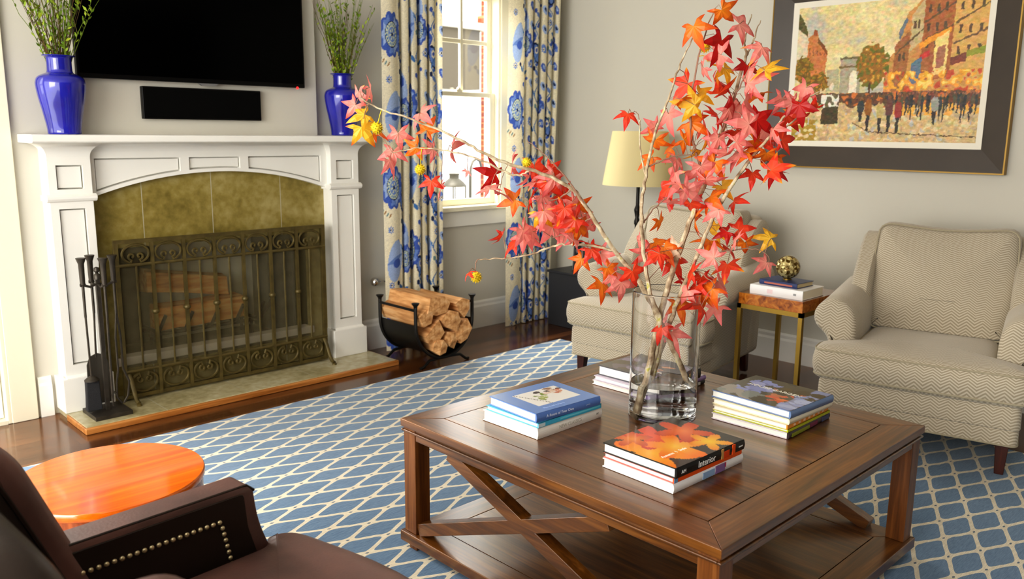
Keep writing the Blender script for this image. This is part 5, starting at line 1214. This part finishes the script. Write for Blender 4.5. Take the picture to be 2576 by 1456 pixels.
def painting(U, V):
    r = np.random.default_rng(3)
    # crop coordinates, warped by brush jitter
    def sm(n):
        a = r.standard_normal((n[0], n[1])); yi = np.linspace(0, n[0]-1, U.shape[0]); xi = np.linspace(0, n[1]-1, U.shape[1])
        y0 = np.floor(yi).astype(int).clip(0, n[0]-2); x0_ = np.floor(xi).astype(int).clip(0, n[1]-2); fy = (yi-y0)[:, None]; fx = (xi-x0_)[None, :]
        return a[y0][:, x0_]*(1-fy)*(1-fx)+a[y0+1][:, x0_]*fy*(1-fx)+a[y0][:, x0_+1]*(1-fy)*fx+a[y0+1][:, x0_+1]*fy*fx
    X = U*1560; Y = 1110-V*1110
    X = X + 4*sm((80, 100)); Y = Y + 4*sm((80, 100))
    C = np.ones(U.shape+(3,))*np.array((226, 206, 146.))
    cl = sm((9, 12))+0.4*sm((30, 40)); k_ = np.clip((cl-0.1)*0.8, 0, 1)[..., None]; C = C*(1-k_)+np.array((192, 188, 172.))*k_; k_ = np.clip((-cl-0.1)*0.8, 0, 1)[..., None]; C = C*(1-k_)+np.array((238, 222, 170.))*k_
    q = lambda pts, col: C.__setitem__(inpoly(X, Y, pts), col)
    e = lambda cx_, cy_, rx, ry, col: C.__setitem__(((X-cx_)/rx)**2+((Y-cy_)/ry)**2 < 1, col)
    q([(0, 30), (85, 150), (105, 230), (110, 620), (0, 620)], (222, 206, 172)); q([(0, 40), (85, 160), (100, 240), (0, 170)], (96, 90, 42))
    q([(105, 250), (180, 205), (200, 250), (290, 370), (275, 620), (105, 620)], (204, 128, 70)); q([(195, 245), (290, 370), (285, 400), (190, 290)], (128, 76, 30)); q([(150, 190), (185, 190), (185, 240), (150, 240)], (160, 84, 44))
    for k in range(5): q([(120+34*k, 340+10*k), (130+34*k, 340+10*k), (130+34*k, 400), (120+34*k, 400)], (140, 86, 50))
    q([(300, 520), (400, 520), (420, 700), (300, 700)], (186, 176, 140))
    q([(415, 430), (600, 430), (600, 730), (420, 730)], (176, 166, 140)); q([(410, 425), (600, 425), (600, 445), (410, 445)], (120, 104, 66)); q([(405, 495), (600, 495), (600, 512), (405, 512)], (120, 104, 66)); q([(505, 560), (530, 535), (560, 545), (570, 580), (570, 730), (505, 730)], (238, 228, 196))
    # right-hand houses
    q([(800, 480), (900, 380), (900, 320), (950, 120), (1010, 70), (1080, -10), (1600, -10), (1600, 760), (800, 760)], (206, 148, 78))
    q([(870, 350), (980, 250), (980, 760), (860, 760)], (166, 106, 54)); q([(985, 130), (1080, 20), (1080, 330), (985, 420)], (200, 178, 128)); q([(1080, -10), (1310, -10), (1310, 620), (1080, 640)], (170, 100, 48)); q([(1310, -10), (1600, -10), (1600, 640), (1310, 640)], (216, 168, 90))
    q([(890, 260), (940, 150), (955, 170), (900, 330)], (110, 120, 130))
    for (x_, y0_, st_, n_) in ((1110, 70, 62, 3), (1110, 210, 62, 3), (1110, 330, 62, 3), (1350, 70, 74, 4), (1350, 240, 74, 4), (1350, 390, 74, 4), (1000, 180, 34, 2), (900, 420, 36, 2)):
        for k in range(n_): q([(x_+st_*k, y0_-10*k*0.4), (x_+st_*k+22, y0_-10*k*0.4), (x_+st_*k+22, y0_+62-4*k), (x_+st_*k, y0_+62-4*k)], (92, 70, 44))
    for (a_, b_, c_, d_) in ((1085, 190, 1310, 60), (1090, 330, 1310, 220), (1320, 210, 1600, 60), (1320, 360, 1600, 250), (1320, 470, 1600, 420), (870, 420, 1080, 240)): q([(a_, b_), (c_, d_), (c_, d_+16), (a_, b_+18)], (110, 84, 46))
    q([(1060, 350), (1290, 240), (1300, 280), (1060, 400)], (240, 158, 40)); q([(1070, 440), (1150, 400), (1150, 450), (1070, 480)], (196, 52, 40)); q([(1010, 500), (1090, 450), (1090, 640), (1010, 660)], (96, 120, 140))
    q([(1180, 330), (1280, 270), (1280, 580), (1180, 600)], (240, 210, 130)); q([(1200, 400), (1262, 370), (1262, 530), (1200, 550)], (170, 110, 80)); q([(1310, 470), (1420, 440), (1420, 500), (1310, 530)], (120, 60, 40)); q([(1420, 430), (1600, 380), (1600, 440), (1420, 470)], (150, 150, 40))
    n1 = sm((40, 60))
    m = (Y > 560) & (Y < 760) & (X > 800); C[m & (n1 > 0.1)] = (240, 168, 50); C[m & (n1 > 0.9)] = (250, 214, 110); C[m & (n1 < -0.7)] = (200, 80, 40)
    # trees
    n2 = sm((60, 80)); t_ = ((X-690)/130)**2+((Y-500)/170)**2 < 1+0.25*n2; C[t_] = (156, 108, 24); C[t_ & (n2 > 0.3)] = (112, 112, 28); C[t_ & (n2 < -0.6)] = (206, 150, 50); q([(672, 640), (692, 640), (694, 780), (670, 780)], (86, 58, 26))
    t_ = (((X-70)/95)**2+((Y-520)/110)**2 < 1+0.3*n2) | (((X-215)/100)**2+((Y-620)/90)**2 < 1+0.3*n2); C[t_] = (120, 92, 22); C[t_ & (n2 > 0.4)] = (150, 120, 30); C[t_ & (n2 < -0.5)] = (186, 124, 30)
    # street
    m = Y > 760; C[m] = (214, 184, 128); n3 = sm((50, 60)); C[m & (n3 > 0.6)] = (228, 208, 160); C[m & (n3 < -0.6)] = (190, 166, 126); C[m & (X < 240) & (n3 < 0.4) & (Y > 930)] = (172, 142, 44); C[m & (n1 > 1.0)] = (196, 190, 176); C[m & (Y < 900) & (X > 900) & (n3 > 0)] = (238, 176, 70)
    m = (Y > 715) & (Y < 815+20*n1) & (X > 180); C[m] = (104, 72, 42); C[m & (n3 > 0.6)] = (206, 120, 50); C[m & (n3 < -0.9)] = (60, 56, 50)
    for k in range(26):
        x_ = 860+27*k+r.uniform(-8, 8); y_ = r.uniform(725, 760); hh = r.uniform(120, 210); c_ = [(54,58,58), (74,56,46), (44,44,44), (120,64,44), (90,84,60)][k % 5]
        e(x_, y_+hh*0.3, 12, hh*0.33, c_); e(x_, y_-10, 7, 10, (150, 100, 70)); q([(x_-7, y_+hh*0.5), (x_+7, y_+hh*0.5), (x_+4, y_+hh), (x_-4, y_+hh)], (56, 48, 40))
    for (x_, y_, hh, c_) in ((690, 770, 250, (160,96,24)), (790, 800, 230, (196,176,110)), (866, 770, 260, (104,62,52)), (938, 790, 250, (154,54,42)), (625, 780, 170, (56,62,60)), (1225, 760, 210, (160,156,146))):
        e(x_, y_+hh*0.28, 30, hh*0.32, c_); e(x_, y_-12, 14, 18, (130, 84, 50)); q([(x_-16, y_+hh*0.5), (x_+16, y_+hh*0.5), (x_+10, y_+hh), (x_-10, y_+hh)], (52, 46, 38))
    q([(280, 760), (420, 740), (430, 960), (275, 970)], (72, 60, 28)); m = inpoly(X, Y, [(265, 730), (420, 720), (430, 820), (265, 830)]); C[m] = (110, 100, 70); C[m & (n1 > 0)] = (236, 230, 212); e(350, 660, 20, 30, (226, 214, 190))
    for (a_, b_, c_, d_) in ((560, 950, 700, 1025), (700, 1025, 1100, 1045), (1100, 1045, 1560, 1060)): q([(a_, b_), (c_, d_), (c_, d_+8), (a_, b_+8)], (96, 70, 40))
    C += 5*r.standard_normal(U.shape)[..., None] + 9*sm((110, 90))[..., None] + np.stack([8*sm((60, 60)), 6*sm((60, 60)), 6*sm((60, 60))], -1)
    return np.clip(C, 0, 255)
ca, cb_, cz0, cz1 = ia+0.03, ib-0.03, za_+0.03, zb_-0.03
Ug, Vg = np.meshgrid(np.linspace(0, 1, 300), np.linspace(0, 1, 230))
Pc = np.stack([np.full_like(Ug, WX-0.0175), cb_ + (ca-cb_)*Ug, cz0+(cz1-cz0)*Vg], -1)
grid_mesh('canvas', Pc, painting(Ug, Vg), vcol('oil_paint', 0.5), pt_)

# ------------------------------------------------------------------ round orange table
rtb = thing('round_table', 'round glossy orange wood drum table between leather chair and rug', 'side table', (0.69, 2.225, 0))
RB = 0.2365
b = MB(); b.lathe([(0, 0.478), (RB-0.004, 0.478), (RB, 0.482), (RB, 0.496), (RB-0.003, 0.5), (0, 0.5)], (0, 0, 0), 96); b.build('table_top', M_ORANGE, rtb)
b = MB(); b.lathe([(RB-0.012, 0.40), (RB-0.006, 0.405), (RB-0.006, 0.478), (RB-0.03, 0.478)], (0, 0, 0), 96); b.build('apron_band', M_ORANGE_Z, rtb)
b = MB(); b.lathe([(RB-0.03, 0.012), (RB-0.03, 0.05), (RB-0.045, 0.06), (RB-0.045, 0.40), (RB-0.02, 0.402)], (0, 0, 0), 64); b.build('drum_body', M_ORANGE_Z, rtb)

# ------------------------------------------------------------------ leather chair (front corner)
lc = thing('leather_armchair', 'dark brown leather armchair with brass nailhead trim at the front corner', 'armchair', (0.55, 1.36, 0), math.radians(4.5))
# local: +X forward, +Y toward the visible arm
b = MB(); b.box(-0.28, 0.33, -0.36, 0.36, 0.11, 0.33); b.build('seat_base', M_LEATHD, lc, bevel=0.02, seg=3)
for s in (-1, 1):
    prof = [(-0.30, 0.11), (0.375, 0.11), (0.40, 0.30), (0.355, 0.42), (0.325, 0.50), (0.315, 0.585), (0.30, 0.60), (-0.15, 0.60), (-0.30, 0.60)]
    b = MB(); ol = dens(prof, [0.02, 0.03, 0.1, 0.1, 0.08, 0.01, 0.012, 0.02, 0.02], 4)
    b.loft(ol, [(0.006, 0.327), (0.0, 0.332), (0.0, 0.398), (0.006, 0.403)], lambda u, v, q: (u, s*q, v)); a_ = b.build('arm', M_LEATHER, lc)
    yi = s*0.327
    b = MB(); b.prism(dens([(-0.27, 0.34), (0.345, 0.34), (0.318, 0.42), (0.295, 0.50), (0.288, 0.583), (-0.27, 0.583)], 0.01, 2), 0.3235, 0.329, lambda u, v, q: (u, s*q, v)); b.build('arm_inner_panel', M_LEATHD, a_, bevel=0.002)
    b = MB()
    pts = [(-0.24 + 0.0155*k, 0.535) for k in range(31)]; pts = [p for p in pts if p[0] < 0.225]
    pts += [(0.228 + 0.003*k, 0.535 - 0.0155*k) for k in range(1, 9)]
    for (u, v) in pts:
        m = MB(); m.lathe([(0.0055, 0), (0.005, 0.0022), (0.003, 0.0038), (0, 0.0045)], (0, 0, 0), 10); b.add([(u+p[0], s*(0.3235-p[2]), v+p[1]) for p in m.v], m.f, 0, True)
    b.build('nailhead_trim', mat('antique_brass_nail', (222,206,164), 0.3, 0.7), a_)
    b = MB(); b.tube([(-0.29, s*0.332, 0.597), (0.30, s*0.332, 0.597), (0.318, s*0.332, 0.58)], 0.0035, 6); b.build('arm_welt', M_LEATHD, a_)
T = [(0.43, -0.33), (0.485, 0.0), (0.43, 0.33), (0.36, 0.365), (0.335, 0.318), (-0.18, 0.318), (-0.18, -0.318), (0.335, -0.318), (0.36, -0.365)]
ol = dens(T, [0.08, 0.3, 0.08, 0.03, 0.02, 0.04, 0.04, 0.02, 0.03])
b = MB(); b.loft(ol, [(0.03, 0.325), (0.006, 0.335), (-0.004, 0.37), (-0.004, 0.41), (0.006, 0.438), (0.03, 0.452)], lambda u, v, q: (u, v, q), crown1=0.03); b.build('seat_cushion', M_LEATHER, lc)
# reclined back between two padded wings
bk = dens([(-0.32, 0.30), (0.32, 0.30), (0.32, 0.60), (0.31, 0.80), (0.24, 0.885), (0.0, 0.905), (-0.24, 0.885), (-0.31, 0.80), (-0.32, 0.60)], 0.06, 4)
def fb_(u, v, q): return (-0.15 - 0.30*max(0.0, v-0.3) + q, u, v)
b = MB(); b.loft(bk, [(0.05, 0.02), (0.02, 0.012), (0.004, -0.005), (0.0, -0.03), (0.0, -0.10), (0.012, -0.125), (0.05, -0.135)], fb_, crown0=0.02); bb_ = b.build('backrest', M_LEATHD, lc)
b = MB(); pth = [fb_(p[0], p[1], -0.11) for p in bk]; b.tube(pth+pth[:1], 0.006, 6, cap=False); b.build('back_welt', M_LEATHER, bb_)
for s in (-1, 1):
    wp = dens([(-0.03, 0.44), (-0.08, 0.552), (-0.138, 0.70), (-0.178, 0.80), (-0.225, 0.85), (-0.50, 0.86), (-0.40, 0.30), (-0.30, 0.12), (-0.03, 0.12)], [0.03, 0.06, 0.06, 0.05, 0.04, 0.05, 0.05, 0.05, 0.03], 4)
    b = MB(); b.loft(wp, [(0.03, 0.318), (0.012, 0.322), (0.0, 0.34), (0.0, 0.392), (0.012, 0.408), (0.03, 0.41)], lambda u, v, q: (u+0.018, s*q, v)); wg = b.build('back_wing', M_LEATHER, lc)
    ip = dens([(-0.09, 0.46), (-0.132, 0.552), (-0.188, 0.69), (-0.222, 0.77), (-0.26, 0.81), (-0.44, 0.815), (-0.40, 0.46)], 0.03, 3)
    b = MB(); b.loft(ip, [(0.012, 0.311), (0.0, 0.315), (0.0, 0.325)], lambda u, v, q: (u+0.018, s*q, v)); b.build('wing_shade_panel', M_LEATHD, wg)  # wing's inner face coloured darker to stand for the shade on it
    b = MB(); b.tube([(p[0]+0.018, s*0.315, p[1]) for p in ip]+[(ip[0][0]+0.018, s*0.315, ip[0][1])], 0.005, 6, cap=False); b.build('wing_welt', M_LEATHD, wg)
for (lx, ly) in ((0.30, 0.32), (0.30, -0.32), (-0.26, 0.32), (-0.26, -0.32)):
    b = MB(); vs = []
    for (h_, w_) in ((0.115, 0.026), (0.0125, 0.018)):
        for (i, j) in ((-1,-1),(1,-1),(1,1),(-1,1)): vs.append((lx+i*w_, ly+j*w_, h_))
    b.add(vs, [(0,1,2,3),(4,7,6,5),(0,4,5,1),(1,5,6,2),(2,6,7,3),(3,7,4,0)]); b.build('leg', M_DKWOOD, lc)

# ------------------------------------------------------------------ outside the window
struct(MB().box(-8, 22, WY+0.16, 26, -0.25, -0.2).build('ground_outside', mat('pale_patio', (150,148,140), 0.9)))
hs = thing('neighbour_house', 'pale house wall with beige gable seen through the window', 'house', (10.0, 12.0, -0.2))
MB().box(7.4, 10.45, 12.0, 12.1, -0.2, 2.2).build('house_wall', mat('pale_render', (252,250,244), 0.9), hs, world=True)
MB().box(7.4, 10.6, 11.8, 12.1, 2.15, 3.2).build('eaves_panel', mat('beige_siding', (92,85,72), 0.9), hs, world=True)
MB().box(7.3, 10.75, 11.7, 12.2, 3.2, 3.32).build('roof_edge', mat('grey_roof', (206,202,190), 0.9), hs, world=True)
bp_ = mat('peach_brick', (244,190,140), 0.9); _N = NT(bp_); _br = _N.n('ShaderNodeTexBrick'); _N.l(_N.mapping(_N.obj(), rot=(PI/2, 0, 0)), _br.inputs['Vector']); _br.inputs['Scale'].default_value = 1.0; _br.inputs['Brick Width'].default_value = 0.3; _br.inputs['Row Height'].default_value = 0.11; _br.inputs['Mortar Size'].default_value = 0.012
_br.inputs['Color1'].default_value = lin((150,72,38)); _br.inputs['Color2'].default_value = lin((128,56,28)); _br.inputs['Mortar'].default_value = lin((190,130,84)); _N.l(_br.outputs['Color'], _N.b.inputs['Base Color'])
bc_ = thing('brick_chimney', 'tall peach brick chimney stack seen through the window', 'chimney', (11.5, 12.25, -0.2))
MB().box(11.25, 11.75, 12.0, 12.5, -0.2, 4.0).build('brick_shaft', bp_, bc_, world=True)
MB().box(11.2, 11.8, 11.95, 12.55, 3.45, 3.58).build('cornice_band', bp_, bc_, world=True)
lt = thing('garden_lantern', 'metal garden lantern standing outside on a pale pier by the window', 'lantern', (5.07, 6.0, 0.66))
ML = mat('weathered_zinc', (70,67,58), 0.5, 0.4)
b = MB()
for i in (-1, 1):
    for j in (-1, 1): b.bar((5.07+i*0.075, 6.0+j*0.075, 0.68), (5.07+i*0.075, 6.0+j*0.075, 0.90), 0.012)
b.box(4.985, 5.155, 5.915, 6.085, 0.66, 0.682); b.box(4.99, 5.15, 5.92, 6.08, 0.755, 0.765)
b.build('lantern_frame', ML, lt, world=True)
b = MB(); b.lathe([(0.115, 0.895), (0.115, 0.905), (0.09, 0.935), (0.055, 0.965), (0.045, 0.97), (0.045, 1.0), (0.05, 1.005), (0.05, 1.015), (0, 1.018)], (5.07, 6.0, 0), 16); b.build('lantern_roof', ML, lt, world=True)
MB().box(4.999, 5.141, 5.929, 6.071, 0.685, 0.895).build('lantern_glass', M_PANE, lt, world=True)
o = MB().box(4.85, 5.4, 5.85, 6.15, -0.2, 0.66).build('garden_pier', mat('pale_pier', (240,236,224), 0.9), None, bevel=0.01, loc=(5.1, 6.0, -0.2)); tag(o, 'pale pier outside the window carrying the lantern', 'pier')
o = MB().tube([(5.27, 6.0, 0.66), (5.27, 6.0, 0.98), (5.275, 6.0, 1.06), (5.30, 6.0, 1.12), (5.345, 6.0, 1.145), (5.39, 6.0, 1.12), (5.41, 6.0, 1.06)], 0.013, 8).build('garden_hook', ML, None, loc=(5.27, 6.0, 0.66)); tag(o, 'arched metal hook standing beside the lantern outside', 'hook')

# ------------------------------------------------------------------ light
W = bpy.data.worlds.new('sky'); SC.world = W; W.use_nodes = True
bg = W.node_tree.nodes['Background']; bg.inputs[0].default_value = (1.0, 0.99, 0.95, 1); bg.inputs[1].default_value = 4.0
def area(name, loc, target, size, sy, power, col=(1, 0.97, 0.92)):
    l = bpy.data.lights.new(name, 'AREA'); l.shape = 'RECTANGLE'; l.size = size; l.size_y = sy; l.energy = power; l.color = col
    o = bpy.data.objects.new(name, l); COL.objects.link(o); o.location = loc
    o.rotation_euler = (Vector(target)-Vector(loc)).to_track_quat('-Z', 'Y').to_euler(); return o
area('window_daylight', (3.87, 5.6, 3.0), (3.9, 3.2, 0.4), 1.6, 1.0, 260)
area('door_daylight', (0.3, 5.8, 2.7), (1.2, 3.0, 0.3), 1.4, 1.2, 240)
area('terrace_daylight', (-2.3, 1.6, 1.75), (2.5, 2.4, 0.8), 2.4, 1.7, 110)
SC.view_settings.view_transform = 'Standard'; SC.view_settings.look = 'Medium High Contrast'; SC.view_settings.exposure = 0.0; SC.view_settings.gamma = 1.0
SC.cycles.max_bounces = 16; SC.cycles.transparent_max_bounces = 16; SC.cycles.transmission_bounces = 16; SC.cycles.caustics_reflective = False
SC.cycles.use_denoising = True
